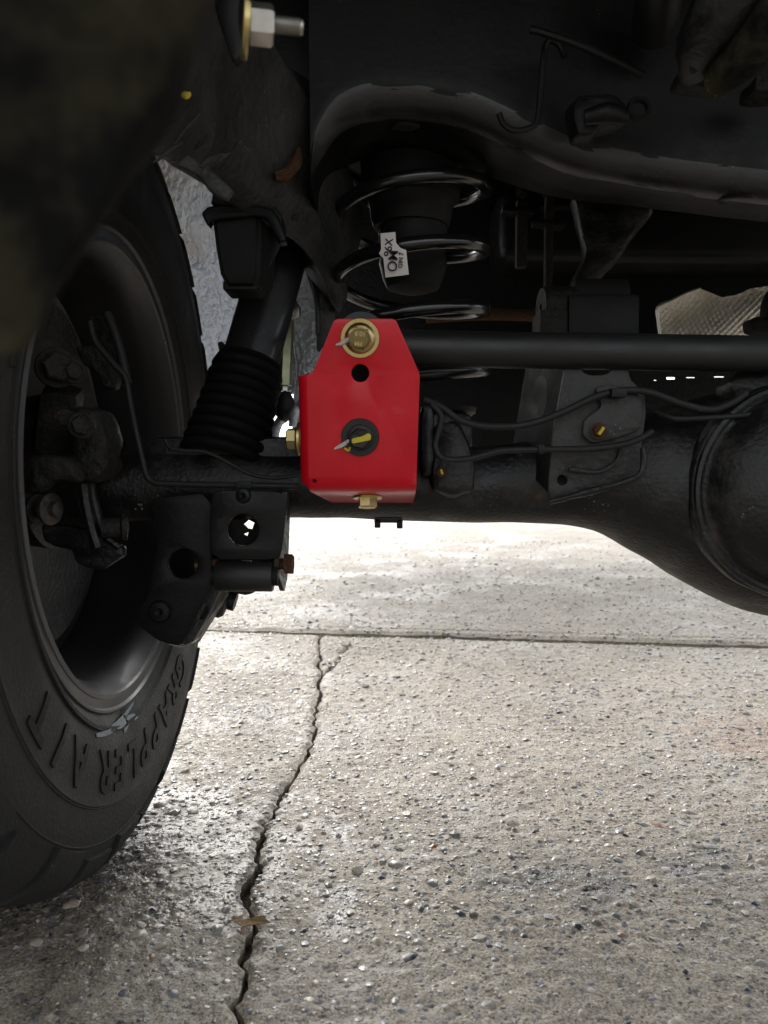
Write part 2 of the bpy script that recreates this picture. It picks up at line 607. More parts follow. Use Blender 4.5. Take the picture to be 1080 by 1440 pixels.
def pebble_mat(per_object=False):
    m, n, l, b = mat("pebble_stone")
    geo = n.new("ShaderNodeNewGeometry")
    tc = n.new("ShaderNodeTexCoord")
    cr = ramp(n, [(0, (.04, .045, .055)), (.12, (.12, .13, .15)), (.20, (.25, .245, .225)), (.30, (.12, .125, .125)), (.38, (.32, .28, .22)), (.56, (.20, .21, .20)),
                  (.64, (.34, .31, .27)), (.72, (.11, .095, .085)), (.82, (.15, .16, .185)), (.94, (.22, .15, .11)), (.96, (.42, .40, .37)), (.993, (.26, .11, .06))])
    cr.color_ramp.interpolation = 'CONSTANT'
    if per_object:
        oi = n.new("ShaderNodeObjectInfo")
        l.new(oi.outputs["Random"], cr.inputs[0])
    else:
        l.new(geo.outputs["Random Per Island"], cr.inputs[0])
    n1 = n.new("ShaderNodeTexNoise"); n1.inputs["Scale"].default_value = 320; n1.inputs["Detail"].default_value = 5
    l.new(geo.outputs["Position"], n1.inputs["Vector"])
    r2 = ramp(n, [(.3, (.7, .7, .7)), (.7, (1.25, 1.22, 1.18))])
    l.new(n1.outputs[0], r2.inputs[0])
    mx = n.new("ShaderNodeMix"); mx.data_type = 'RGBA'; mx.blend_type = 'MULTIPLY'; mx.inputs[0].default_value = 1
    l.new(cr.outputs[0], mx.inputs[6]); l.new(r2.outputs[0], mx.inputs[7])
    # cement film left on part of each stone
    n2 = n.new("ShaderNodeTexNoise"); n2.inputs["Scale"].default_value = 90; n2.inputs["Detail"].default_value = 6
    l.new(geo.outputs["Position"], n2.inputs["Vector"])
    mr = n.new("ShaderNodeMapRange"); mr.inputs[1].default_value = .50; mr.inputs[2].default_value = .68; mr.inputs[4].default_value = .8
    l.new(n2.outputs[0], mr.inputs[0])
    m2 = n.new("ShaderNodeMix"); m2.data_type = 'RGBA'
    l.new(mr.outputs[0], m2.inputs[0]); l.new(mx.outputs[2], m2.inputs[6]); m2.inputs[7].default_value = (.33, .29, .23, 1)
    l.new(m2.outputs[2], b.inputs["Base Color"])
    ro = n.new("ShaderNodeMapRange"); ro.inputs[1].default_value = .3; ro.inputs[2].default_value = .7
    ro.inputs[3].default_value = .10; ro.inputs[4].default_value = .5
    l.new(n2.outputs[0], ro.inputs[0]); l.new(ro.outputs[0], b.inputs["Roughness"])
    bu = n.new("ShaderNodeBump"); bu.inputs["Strength"].default_value = .4; bu.inputs["Distance"].default_value = .001
    l.new(n1.outputs[0], bu.inputs["Height"]); l.new(bu.outputs[0], b.inputs["Normal"])
    return m
M_peb = pebble_mat()
M_peb1 = pebble_mat(True)
M_soil = grimy("crack_soil", (.035, .030, .022), (.06, .052, .035), .9, .5, 60, .8)
M_moss = grimy("joint_dirt", (.12, .105, .055), (.20, .17, .11), .9, .5, 50, .8)
M_field = grimy("grey_asphalt", (.12, .115, .10), (.18, .17, .15), .8, .5, 2, .4)
M_body = grimy("body_paint", (.05, .05, .05), (.08, .08, .078), .3, .1, 3, .02, coat=.5)

# ------------------------------------------------------------------ ground
JY0, JT = 1.850, -0.139           # the joint runs Y = JY0 + JT * X
def joint(x):
    return JY0 + JT * x
crack_px = [(452, 893), (450, 905), (453, 935), (446, 985), (438, 1040), (408, 1098), (382, 1148), (362, 1200), (350, 1250), (353, 1300), (346, 1350), (335, 1400), (336, 1440), (322, 1540), (330, 1700)]
cp = np.array([(G(x, y).x, G(x, y).y) for x, y in crack_px])
cp = cp[np.argsort(cp[:, 1])]

def smooth_noise(n, corr, amp):
    k = rng.normal(size=n)
    f = np.fft.rfft(k)
    q = np.fft.rfftfreq(n)
    f *= np.exp(-(q * corr) ** 2 * 8)
    s = np.fft.irfft(f, n)
    return s / (s.std() + 1e-9) * amp

def field2(ny, nx, cy, cx):
    k = rng.normal(size=(ny, nx))
    f = np.fft.rfft2(k)
    qy = np.fft.fftfreq(ny)[:, None]
    qx = np.fft.rfftfreq(nx)[None]
    f *= np.exp(-((qy * cy) ** 2 + (qx * cx) ** 2) * 8)
    s = np.fft.irfft2(f, (ny, nx))
    return s / s.std()

ground_sheet = link('ground', mesh_from([(-150, -150, -.12), (150, -150, -.12), (150, 150, -.12), (-150, 150, -.12)], [(0, 1, 2, 3)]), M_field, smooth=False)
tag(ground_sheet, kind='structure')

drive = bpy.data.objects.new('driveway', None)
C.objects.link(drive)
drive['kind'] = 'structure'
ROOT['driveway'] = Vector((0, 0, 0))

ys = np.concatenate([np.linspace(-3, .42, 30), np.linspace(.424, 1.0, 260), np.linspace(1.003, 2.05, 260)])   # scaled so the last row is the joint
NY = len(ys)
YR = np.where(ys > .42, .42 + (ys - .42) / 1.63 * (joint(-.15) - .012 - .42), ys)
crx = np.interp(YR, cp[:, 1], cp[:, 0])
dense_noise = smooth_noise(NY, 3, .0016) + smooth_noise(NY, 10, .0022)
crx = crx + dense_noise
wid = np.interp(YR, [.4, .55, .62, .75, .9, 1.1, 1.4, 1.85], [.0045, .005, .006, .0075, .0045, .005, .006, .007]) * .85 * (1 + .35 * smooth_noise(NY, 6, 1).clip(-1.6, 1.6))
wid = wid.clip(.0016)
JROW = .97

RES = .0025
NF = 1200
_H = field2(NF, NF, 1.6, 1.6) * .00050 + field2(NF, NF, 4, 4) * .00040 + field2(NF, NF, 26, 26) * .0005
def HF(x, y):
    fx, fy = np.asarray(x) / RES, np.asarray(y) / RES
    ix, iy = np.floor(fx).astype(int), np.floor(fy).astype(int)
    a, b_ = fx - ix, fy - iy
    g = lambda i, j: _H[j % NF, i % NF]
    return (g(ix, iy) * (1 - a) + g(ix + 1, iy) * a) * (1 - b_) + (g(ix, iy + 1) * (1 - a) + g(ix + 1, iy + 1) * a) * b_
def surf(x, y):
    z = float(HF(x, y))
    return z + (.004 if y > joint(x) else -.0014 if x > np.interp(y, YR, crx) else 0)
def slab(name, side):
    if side < 0:
        edge = crx - wid / 2
        xs = np.linspace(1, 0, 340)
        t = .22 * xs + .78 * xs ** 5
        X = edge[:, None] - (edge[:, None] + 4) * t[None]
    else:
        edge = crx + wid / 2
        xs = np.linspace(0, 1, 420)
        t = .30 * xs + .70 * xs ** 5
        X = edge[:, None] + (5 - edge[:, None]) * t[None]
    Yg = np.repeat(ys[:, None], X.shape[1], 1)
    # bend the last rows onto the joint line
    k = ((Yg - .42) / (2.05 - .42)).clip(0, 1)
    Yg = np.where(Yg > .42, .42 + k * (joint(X.clip(-1.2, 2)) - .012 - .42), Yg)
    jn = smooth_noise(X.shape[1], 4, .003)
    Yg[-1] += jn.clip(-.006, .004)
    Z = HF(X, Yg)
    Z[ys < .42] *= .3
    d = np.abs(X - edge[:, None])
    Z *= np.interp(np.abs(X), [0, 1.2, 2], [1, 1, .2])
    Z -= .0045 * np.exp(-(d / .004) ** 2)                 # worn arris at the crack
    dj = np.abs(Yg - (joint(X) - .012))
    Z -= .004 * np.exp(-(dj / .012) ** 2)
    fk = [(G(x, y).x, G(x, y).y) for x, y in ((450, 948), (462, 942), (474, 930), (482, 916), (492, 906))]
    for (x0, y0), (x1, y1) in zip(fk, fk[1:]):
        L2 = (x1 - x0) ** 2 + (y1 - y0) ** 2
        tt_ = (((X - x0) * (x1 - x0) + (Yg - y0) * (y1 - y0)) / L2).clip(0, 1)
        dd = np.hypot(X - x0 - tt_ * (x1 - x0), (Yg - y0 - tt_ * (y1 - y0)) * .6)
        Z -= .009 * np.exp(-(dd / .0032) ** 2)
    if side > 0:
        Z -= .0014
    ny, nx = X.shape
    V = np.stack([X, Yg, Z], -1).reshape(-1, 3)
    idx = np.arange(ny * nx).reshape(ny, nx)
    q = np.stack([idx[:-1, :-1], idx[:-1, 1:], idx[1:, 1:], idx[1:, :-1]], -1).reshape(-1, 4)
    # skirts
    col = idx[:, -1] if side < 0 else idx[:, 0]
    row = idx[-1]
    b1 = V[col] - [0, 0, .06]
    b2 = V[row] - [0, 0, .06]
    n0 = len(V)
    V = np.vstack([V, b1, b2])
    s1 = n0 + np.arange(len(col)); s2 = n0 + len(col) + np.arange(len(row))
    q1 = np.stack([col[:-1], col[1:], s1[1:], s1[:-1]], -1)
    q2 = np.stack([row[:-1], row[1:], s2[1:], s2[:-1]], -1)
    if side > 0: q1 = q1[:, ::-1]
    q = np.vstack([q, q1, q2[:, ::-1]])
    me = bpy.data.meshes.new("slab")
    me.from_pydata(V.tolist(), [], q.tolist())
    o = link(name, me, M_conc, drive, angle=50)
    return o, X, Yg, Z
sl1 = slab('concrete_slab', -1)
sl2 = slab('concrete_slab', 1)
# far slab
xs = np.concatenate([np.linspace(-4, -1.0, 8)[:-1], np.linspace(-1.0, 2.2, 420), np.linspace(2.2, 5, 8)[1:]])
tt = np.concatenate([np.linspace(0, 1, 200) ** 1.7 * 2.2, np.linspace(2.3, 9, 20)])
X = np.repeat(xs[None], len(tt), 0)
jn2 = smooth_noise(len(xs), 4, .003).clip(-.005, .006)
Yg = joint(X.clip(-1.2, 2)) + .010 + tt[:, None] + jn2[None] * np.exp(-tt[:, None] / .02)
Z = HF(X, Yg) + .004
Z -= .006 * np.exp(-(tt[:, None] / .012) ** 2) + .003 * np.exp(-((tt[:, None] - .05) / .006) ** 2)
V = np.stack([X, Yg, Z], -1).reshape(-1, 3)
idx = np.arange(X.size).reshape(X.shape)
q = np.stack([idx[:-1, :-1], idx[:-1, 1:], idx[1:, 1:], idx[1:, :-1]], -1).reshape(-1, 4)
b1 = V[idx[0]] - [0, 0, .06]
s1 = len(V) + np.arange(len(xs))
q = np.vstack([q, np.stack([idx[0][1:], idx[0][:-1], s1[:-1], s1[1:]], -1)])
V = np.vstack([V, b1])
me = bpy.data.meshes.new("slab")
me.from_pydata(V.tolist(), [], q.tolist())
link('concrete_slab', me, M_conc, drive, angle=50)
# soil at the bottom of crack and joint
def strip(name, pts, w, z, m):
    V, Fc = [], []
    for i, (x, y, dx, dy) in enumerate(pts):
        for s in (-1, 0, 1):
            V.append((x + s * dx * w, y + s * dy * w, z + random.uniform(-.001, .002) + (.0 if s == 0 else .001)))
    for i in range(len(pts) - 1):
        for k in range(2):
            a = i * 3 + k
            Fc.append((a, a + 1, a + 4, a + 3))
    return link(name, mesh_from(V, Fc), m, drive)
strip('crack_soil', [(crx[i], min(YR[i], 1.9), 1, 0) for i in range(0, NY, 2)], .02, -.016, M_soil)
strip('joint_dirt', [(x, joint(x), 0, 1) for x in np.linspace(-3, 4, 500)], .03, -.008, M_moss)

# pebbles set in the concrete
def pebble_base(k, sub=1):
    bm = bmesh.new()
    bmesh.ops.create_icosphere(bm, subdivisions=sub, radius=1)
    off = Vector((k * 7.3, k * 1.9, k * 4.1))
    for v in bm.verts:
        f = 1 + .34 * noise.noise(v.co * .9 + off) + .12 * noise.noise(v.co * 2.3 + off)
        v.co = Vector((v.co.x * f, v.co.y * f, v.co.z * (1 + .1 * noise.noise(v.co + off))))
    for v in bm.verts:
        if v.co.z < -.45:
            v.co.z = -.45
    me = bpy.data.meshes.new("peb")
    bm.to_mesh(me)
    bm.free()
    return me
bases = [pebble_base(k) for k in range(10)]
base_np = []
for m_ in bases:
    co = np.empty(len(m_.vertices) * 3); m_.vertices.foreach_get('co', co)
    base_np.append((co.reshape(-1, 3), np.array([p.vertices[:] for p in m_.polygons])))
def crack_clear(x, y, r):
    return abs(x - np.interp(y, YR, crx)) > r * 1.1 + .005
grid = {}
def place(N, ymin, ymax, rlo, rhi, power, xr=lambda y: (-.56 * y - .05, .56 * y + .05)):
    out = []
    tries = 0
    while len(out) < N and tries < N * 6:
        tries += 1
        y = ymin + (ymax - ymin) * random.random() ** power
        a, b_ = xr(y)
        x = random.uniform(a, b_)
        r = rlo + (rhi - rlo) * random.random() ** 3.2
        if not crack_clear(x, y, r) and y < 1.88:
            continue
        if abs(y - joint(x)) < r + .014:
            continue
        ci, cj = int(x / .03), int(y / .03)
        ok = True
        for i in (-1, 0, 1):
            for j in (-1, 0, 1):
                for (u, v, s) in grid.get((ci + i, cj + j), ()):
                    if (u - x) ** 2 + (v - y) ** 2 < ((s + r) * .92) ** 2:
                        ok = False
                        break
        if ok:
            grid.setdefault((ci, cj), []).append((x, y, r))
            out.append((x, y, r))
    return out
big = place(290, .47, 1.2, .0052, .0115, 1.3)
mid = place(1500, .47, 1.5, .0040, .0085, 1.3)
small = mid + place(9500, .45, 1.3, .0022, .0062, 1.2) + place(7000, 1.25, 2.6, .004, .0085, 1.2) + place(4500, 2.5, 4.6, .006, .011, 1.2)
hand = []
for i, (x, y, r) in enumerate(sorted(big, key=lambda q: -q[2] / q[1])):
    o = bpy.data.objects.new('pebble', bases[i % 10])
    if not bases[i % 10].materials:
        bases[i % 10].materials.append(M_peb1)
        bases[i % 10].shade_smooth()
    C.objects.link(o)
    o.parent = drive
    h_ = r * random.uniform(.35, .6)
    h_ *= 1.1 if y > .62 else 1
    proud = random.uniform(.2, .8) if y > .62 else random.uniform(.05, .4)
    o.location = (x, y, -h_ + h_ * proud * .9 + surf(x, y))
    o.scale = (r * random.uniform(.75, 1.35), r * random.uniform(.7, 1.0), h_)
    o.rotation_euler = (random.uniform(-.18, .18), random.uniform(-.18, .18), random.uniform(0, 6.28))
VV, FF = [], []
n0 = 0
for i, (x, y, r) in enumerate(small):
    co, fc = base_np[i % 10]
    h_ = r * random.uniform(.45, .8)
    a = random.uniform(0, 6.28)
    c_, s_ = math.cos(a), math.sin(a)
    sx, sy = r * random.uniform(.8, 1.3), r * random.uniform(.7, 1.)
    xx, yy = co[:, 0] * sx, co[:, 1] * sy
    proud = random.uniform(.15, .85) if y > .62 else random.uniform(.0, .5)
    zz = co[:, 2] * h_ + xx * random.uniform(-.25, .25) + yy * random.uniform(-.25, .25)
    VV.append(np.stack([x + xx * c_ - yy * s_, y + xx * s_ + yy * c_, zz - h_ + h_ * proud + surf(x, y)], -1))
    FF.append(fc + n0)
    n0 += len(co)
VV = np.vstack(VV); FF = np.vstack(FF)
me = bpy.data.meshes.new("gravel")
me.vertices.add(len(VV)); me.vertices.foreach_set('co', VV.ravel())
me.loops.add(FF.size); me.loops.foreach_set('vertex_index', FF.ravel().astype(np.int32))
me.polygons.add(len(FF)); me.polygons.foreach_set('loop_start', np.arange(0, FF.size, 3, dtype=np.int32))
me.update(); me.validate()
o = link('gravel', me, M_peb, drive)
tag(o, kind='stuff')

# a dry leaf scrap by the crack
lf = P(352, 1306, ground_y(1306))
bm = bmesh.new()
L = .017
pts = [(-L, 0), (-.4 * L, .35 * L), (.5 * L, .42 * L), (L, .1 * L), (.5 * L, -.3 * L), (-.4 * L, -.25 * L)]
vs = [bm.verts.new((lf.x + a, lf.y + b_, .006 + .002 * math.sin(a * 300))) for a, b_ in pts]
bm.faces.new(vs)
r_ = bmesh.ops.extrude_face_region(bm, geom=list(bm.faces))
for v in r_['geom']:
    if isinstance(v, bmesh.types.BMVert):
        v.co.z += .0006
leaf = link('leaf_scrap', bm_mesh(bm), grimy("dry_leaf", (.20, .13, .06), (.28, .2, .1), .7, .4, 60, .3), smooth=False)
tag(leaf, 'small dry brown leaf scrap lying across the crack in the concrete', 'leaf')

# ------------------------------------------------------------------ car body (what shades the underside)
t = thing('vehicle_underbody', 'dark underbody floor of the parked vehicle above the axle and frame', 'car body', (.35, 1.0, .9))
def rib_sheet(x0, x1, y0, y1, z, amp=.008, nx=60, ny=40, dz=.02):
    V, Fc = [], []
    for j in range(ny + 1):
        for i in range(nx + 1):
            x = x0 + (x1 - x0) * i / nx
            y = y0 + (y1 - y0) * j / ny
            V.append((x, y, z + amp * (1 if math.sin(x * 42) > .3 else 0) + .02 * noise.noise(Vector((x, y, 0)) * 3)))
    for j in range(ny):
        for i in range(nx):
            a = j * (nx + 1) + i
            Fc.append((a, a + nx + 1, a + nx + 2, a + 1))
    top = len(V)
    V += [(x0, y0, z + dz + .05), (x1, y0, z + dz + .05), (x1, y1, z + dz + .05), (x0, y1, z + dz + .05)]
    Fc.append((top, top + 1, top + 2, top + 3))
    return mesh_from(V, Fc)
PAN_Y0, PAN_Y1 = .26, 1.38
link('floor_pan', rib_sheet(-.52, 1.25, PAN_Y0, PAN_Y1, .93), M_floor, t)
bulk = [(-.13, .96), (-.13, .50), (-.10, .47), (.36, .46), (.37, .585), (.68, .585), (.70, .42), (1.25, .42), (1.25, .96)]
me = flat_mesh(bulk, (), .03, .006)
me.transform(Matrix.Translation((0, 1.33, 0)) @ Matrix.Rotation(R(90), 4, 'X'))
link('bulkhead', subdiv(me, 1, 0, .003, 12), M_floor, t)
link('front_sky_blocker', rib_sheet(-.50, 1.25, 2.9, 4.4, 1.0), M_floor, t)  # unseen slab added to cut sky light on the far ground
# quarter panel with the wheel arch
A_Y, A_Z = .775, .395
arch = [(PAN_Y0, .72)] + [(A_Y + .47 * math.cos(a), max(.55, A_Z + .14 + .44 * math.sin(a))) for a in np.linspace(math.pi * .98, .02 * math.pi, 24)] + [(PAN_Y1, .55), (PAN_Y1, 1.35), (PAN_Y0, 1.35)]
me = flat_mesh(arch, (), .02, .004)
me.transform(Matrix.Translation((-.60, 0, 0)) @ Matrix(((0, 0, 1, 0), (1, 0, 0, 0), (0, 1, 0, 0), (0, 0, 0, 1))))
link('quarter_panel', me, M_body, t)

# wheel house liner seen past the tyre
def wall_patch(x0, x1, z0, z1, yf, n=150):
    V, Fc = [], []
    for th in (0, .004):
        for j in range(n + 1):
            for i in range(n + 1):
                x = x0 + (x1 - x0) * i / n
                z = z0 + (z1 - z0) * j / n
                y = yf(x, z) + th + .006 * noise.noise(Vector((x, z, 0)) * 14) + .0030 * noise.noise(Vector((x, z, 3)) * 75) + .0018 * noise.noise(Vector((x, z, 7)) * 160)
                V.append((x, y, z))
    m_ = (n + 1) ** 2
    for s in (0, 1):
        for j in range(n):
            for i in range(n):
                a = s * m_ + j * (n + 1) + i
                q = (a, a + 1, a + n + 2, a + n + 1)
                Fc.append(q if s == 0 else q[::-1])
    return mesh_from(V, Fc)
link('wheel_house', wall_patch(-.60, -.115, .50, .93, lambda x, z: 1.33 - .85 * (x + .45) - .3 * max(0, z - .72)), M_under, t)
# a ribbed inner panel right of it, rusty and muddy
me = plate_mesh([(410, 372), (432, 362), (441, 400), (452, 440), (462, 520), (455, 640), (410, 640), (412, 560), (418, 520), (408, 455), (414, 425)], 1.02, .012, bevel=.004, rnd=2)
subdiv(me, 1)
p = link('inner_panel', me, M_under, t)

# ------------------------------------------------------------------ frame rail and cross member
t = thing('frame_rail', 'black curved frame rail sweeping down from the upper left', 'frame rail', P(300, 200, .6))
st = [(.40, (60, -40), (262, -160)), (.46, (130, 110), (270, -40)), (.50, (185, 190), (286, 40)), (.56, (225, 222), (298, 105)), (.61, (262, 244), (322, 150)),
      (.66, (305, 272), (358, 200)), (.70, (345, 300), (392, 243)), (.74, (392, 326), (430, 262)), (.78, (428, 352), (448, 300)), (.82, (458, 398), (470, 350)), (.86, (476, 440), (486, 400))]
loops = []
for (Y, a, b_) in st:
    A, B = P(a[0], a[1], Y), P(b_[0], b_[1], Y)
    up = Vector((-.02, .02, .09))
    n_ = Vector((-(B - A).z, 0, (B - A).x)).normalized()
    w = (B - A).length
    lp = []
    for k in range(9):
        s = k / 8
        bul = -(math.sin(math.pi * s) ** .7) * w * .16
        lp.append(A.lerp(B, s) + n_ * bul)
    lp += [B + Vector((.012, .01, .03)), B + Vector((.01, .02, .10)), A + up]
    loops.append(lp)
me = loft_mesh(loops)
subdiv(me, 1, .6, .0015, 40)
link('rail_shell', me, M_rail, t, angle=50)
# flange torn edge with a drain hole and weld dags
me = plate_mesh([(183, 186), (215, 190), (262, 214), (300, 244), (330, 268), (320, 284), (296, 268), (286, 252), (262, 240), (230, 224), (195, 203)], .585, .008, holes=[ell(287, 236, 8, 5)], bevel=.003, rnd=1)
link('lower_flange', subdiv(me, 1, 0, .002, 60), M_flange, t)
from mathutils.bvhtree import BVHTree
rail_obj = [o for o in t.children if o.name.startswith('rail_shell')][0]
bvh = BVHTree.FromPolygons([v.co + ROOT[t.name] for v in rail_obj.data.vertices], [p.vertices[:] for p in rail_obj.data.polygons])
def on_rail(x, y):
    o_ = Vector((0, 0, CAM_H)); d_ = (P(x, y, 1) - o_).normalized()
    h = bvh.ray_cast(o_, d_)
    return (h[0], h[1] if h[1].dot(d_) < 0 else -h[1]) if h[0] else (P(x, y, .6), Vector((0, -1, 0)))
def blot(name, x, y, rx, ry, rot, m_, par, lift=.0006):
    p_, n_ = on_rail(x, y)
    z_ = n_.normalized(); x_ = (Vector((1, 0, 0)) - z_ * z_.x).normalized(); y_ = z_.cross(x_)
    M = Matrix((x_, y_, z_)).transposed().to_4x4(); M.translation = p_ + z_ * lift
    lo = [(q[0] * (1 + .12 * math.sin(i * 2.1)), q[1] * (1 + .15 * math.sin(i * 1.3))) for i, q in enumerate(ell(0, 0, px(rx, p_.y), px(ry, p_.y), 20, rot))]
    me = flat_mesh(lo, (), .0012, .0004)
    me.transform(M)
    return link(name, me, m_, par)
for (x, y, rx, ry, rot) in ((282, 200, 13, 4, .1), (316, 211, 8, 2.5, .2), (310, 218, 6, 1.8, .1), (330, 205, 7, 2, -.1), (288, 238, 8, 6, .4), (240, 172, 7, 3, .6)):
    blot('slot', x, y, rx, ry, -rot, M_ink, t)
for (x, y, r) in ((415, 305, 5.5), (447, 353, 2.5)):
    blot('drain_hole', x, y, r, r * .8, 0, M_ink, t)
for (x, y, rx, ry, rot, m_) in ((262, 182, 26, 7, -.2, M_flange), (300, 226, 30, 8, -.5, M_flange), (236, 214, 24, 7, -.45, M_flange)):
    blot('dust_scrape', x, y, rx, ry, rot, m_, t, .0002)
# rust scar
me = tube_mesh([P(386, 249, .685), P(402, 247, .69), P(414, 232, .70), P(419, 210, .71)], [.003, .0065, .006, .002], 8, 5, .003)
link('rust_scar', me, M_rust, t)
# yellow chip
link('paint_chip', tube_mesh([P(250, 131, .50), P(262, 134, .50), P(268, 131, .50)], [.001, .0026, .001], 6, 4), M_mark_y, t)

def prof_loop(p, yf, yb, hgt, rad):
    """one section of the cross member: front face, rounded lower edge, underside"""
    x, z = p.x, p.z
    L_ = []
    L_.append(Vector((x, yf, z + hgt)))
    L_.append(Vector((x, yf, z + rad * 1.4)))
    for k in range(9):
        a = math.pi / 2 * k / 8
        L_.append(Vector((x, yf + rad - rad * math.cos(a), z + rad - rad * math.sin(a))))
    L_.append(Vector((x, yb - .008, z + .002)))
    L_.append(Vector((x, yb, z + .008)))
    L_.append(Vector((x, yb, z + hgt)))
    return L_
t = thing('cross_member', 'black pressed steel cross member arching over the coil spring', 'cross member', P(700, 200, .72))
cpts = [(436, 262, .700), (441, 232, .70), (452, 204, .70), (472, 176, .70), (500, 160, .70), (530, 154, .70), (570, 153, .70), (620, 157, .70), (670, 170, .70), (720, 192, .705), (765, 213, .71),
        (810, 232, .72), (870, 246, .73), (940, 258, .735), (1010, 267, .74), (1090, 276, .745), (1200, 288, .75), (1400, 310, .75), (1900, 340, .75)]
cw = [Vector((P(x, y, Y).x, Y, P(x, y, Y).z)) for x, y, Y in cpts]
cw = catmull(cw, 4)
loops = [prof_loop(p, p.y, p.y + .115 - .035 * min(1, max(0, (p.x - .1) / .15)), .24, .028) for p in cw]
me = loft_mesh(loops)
subdiv(me, 1, 0, .0012, 25)
link('member_shell', me, M_frame, t, angle=60)
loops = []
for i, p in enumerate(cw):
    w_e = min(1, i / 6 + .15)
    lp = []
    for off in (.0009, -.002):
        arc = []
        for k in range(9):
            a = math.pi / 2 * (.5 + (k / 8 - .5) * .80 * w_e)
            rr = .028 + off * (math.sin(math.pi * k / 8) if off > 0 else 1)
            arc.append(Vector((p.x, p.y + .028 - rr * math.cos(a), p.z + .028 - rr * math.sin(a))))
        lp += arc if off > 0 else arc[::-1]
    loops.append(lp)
link('edge_highlight', loft_mesh(loops), M_lipf, t, angle=60)  # strip added along the rounded edge to carry a painted highlight
for (x, y, Y, rx, ry) in ((569, 187, .735, 19, 7), (1035, 287, .765, 24, 6)):
    q = P(x, y, Y)
    zz = [p for p in cw if abs(p.x - q.x) < .03][0].z
    q.z = zz
    lo = [(math.cos(a) * px(rx, Y), math.sin(a) * px(rx, Y) * .62) for a in np.linspace(0, 6.28, 24, endpoint=False)]
    V = [(q.x + a, q.y + b_, q.z - .0015) for a, b_ in lo] + [(q.x + a * 1.18, q.y + b_ * 1.25, q.z + .001) for a, b_ in lo] + [(q.x + a * .95, q.y + b_ * .95, q.z + .006) for a, b_ in lo]
    n_ = 24
    Fc = [(k, (k + 1) % n_, n_ + (k + 1) % n_, n_ + k) for k in range(n_)]
    link('hole_lip', mesh_from(V, Fc), M_frame, t)
    link('drain_hole', mesh_from([(a, b_, q.z - .0008) for a, b_, c_ in V[:n_]], [tuple(range(n_))]), M_ink, t, smooth=False)
# things welded on its face
def face_z(xp): return .69
me = tube_mesh([P(745, 42, .66), P(760, 45, .66), P(820, 66, .66), P(905, 106, .67)], .0032, 8, 6)
link('bent_rod', me, M_frame, t)
me = tube_mesh([P(702, 160, .68), P(708, 174, .68), P(722, 183, .68), P(742, 181, .68), P(756, 168, .68), P(761, 120, .68), P(768, 62, .68), P(785, 62, .68), P(794, 80, .68)], .0028, 8, 5)
link('cable_hook', me, M_frame, t)
me = plate_mesh([(800, 150), (812, 137), (860, 140), (880, 158), (884, 172), (868, 184), (840, 186), (830, 197), (806, 200), (800, 180)], .675, .03, bevel=.006, rnd=2)
link('tow_lug', subdiv(me, 1, 0, .003, 50), M_frame, t)
link('lug_pad', tube_mesh([P(822, 165, .655), P(850, 160, .652), P(878, 166, .655)], [.006, .009, .006], 10, 5, .002), M_frame, t)
link('ring_boss', lathe_mesh([(.0, .011), (-.004, .010), (-.004, .0068), (.002, .0066)], P(898, 154, .70), (0, 1, 0), 24), M_frame, t)


# dark plate the zinc bolt is fixed to, and the recess behind the rail
t = thing('bumper_bracket', 'flat black bracket plate behind the zinc nut at the top', 'bracket', P(350, 100, .5))
link('bracket_plate', plate_mesh([(288, -60), (345, -60), (352, 90), (425, 150), (428, 238), (400, 232), (352, 180), (312, 110)], .74, .008), M_black, t)
link('bracket_web', plate_mesh([(262, -80), (470, -80), (470, 150), (425, 160), (300, 60)], .78, .008), M_black, t)
me = plate_mesh([(300, -40), (345, -40), (338, 30), (345, 80), (330, 95), (304, 20)], .47, .01, bevel=.003)
link('mount_tab', me, M_black, t)
t = thing('bumper_bolt', 'blurred silver zinc bolt with nut and wide washer at the top', 'bolt', P(370, 35, .40))
q = P(352, 38, .40)
link('washer', lathe_mesh([(-.0012, .0052), (-.0016, .0148), (0, .0152), (.0012, .0148), (.0014, .0052)], P(346, 38, .40), (1, .25, -.05), 36), M_zinc, t)
link('nut', hex_mesh(P(352, 33, .398), (1, .2, 0), .017, .0115), M_steel, t)
shank = [(0, .0045)]
for k in range(14):
    shank += [(.010 + k * .0011, .0044), (.010 + k * .0011 + .0005, .0037)]
shank += [(.0262, .0036), (.0264, 0)]
link('threaded_shank', lathe_mesh(shank, P(352, 31, .398), (1, .2, 0), 20), M_steel, t)

# near muddy splash guard
t = thing('splash_guard', 'blurred muddy wheel arch guard filling the upper left corner', 'splash guard', P(60, 300, .13))
loops = []
for (y, xr, dep) in ((-160, 330, .02), (-20, 285, .02), (60, 262, .02), (130, 235, .02), (190, 192, .02), (260, 160, .018), (330, 125, .016), (400, 88, .014), (450, 62, .012), (482, 40, .010), (500, 12, .008), (508, -30, .006)):
    Y = .125 + .02 * (y / 500)
    A, B = P(-420, y, Y), P(xr, y, Y)
    lp = [A.lerp(B, k / 10) + Vector((0, -.005 * math.sin(math.pi * k / 10), 0)) for k in range(11)]
    lp += [B + Vector((-.002, dep * .5, 0)), B + Vector((-.008, dep, 0)), A + Vector((0, dep, 0))]
    loops.append(lp)
me = loft_mesh(loops)
subdiv(me, 2, .3, .0025, 45)
link('guard_shell', me, M_guard, t, angle=70)

# ------------------------------------------------------------------ wheel
WX = -.27
t = thing('wheel', 'rear wheel with black all terrain tyre and dark rim at the left', 'wheel', (WX - .12, A_Y, 0))
O = Vector((0, A_Y, A_Z))
def tyre_pt(prof_x, r, a):
    return Vector((prof_x, A_Y + r * math.sin(a), A_Z - r * math.cos(a)))
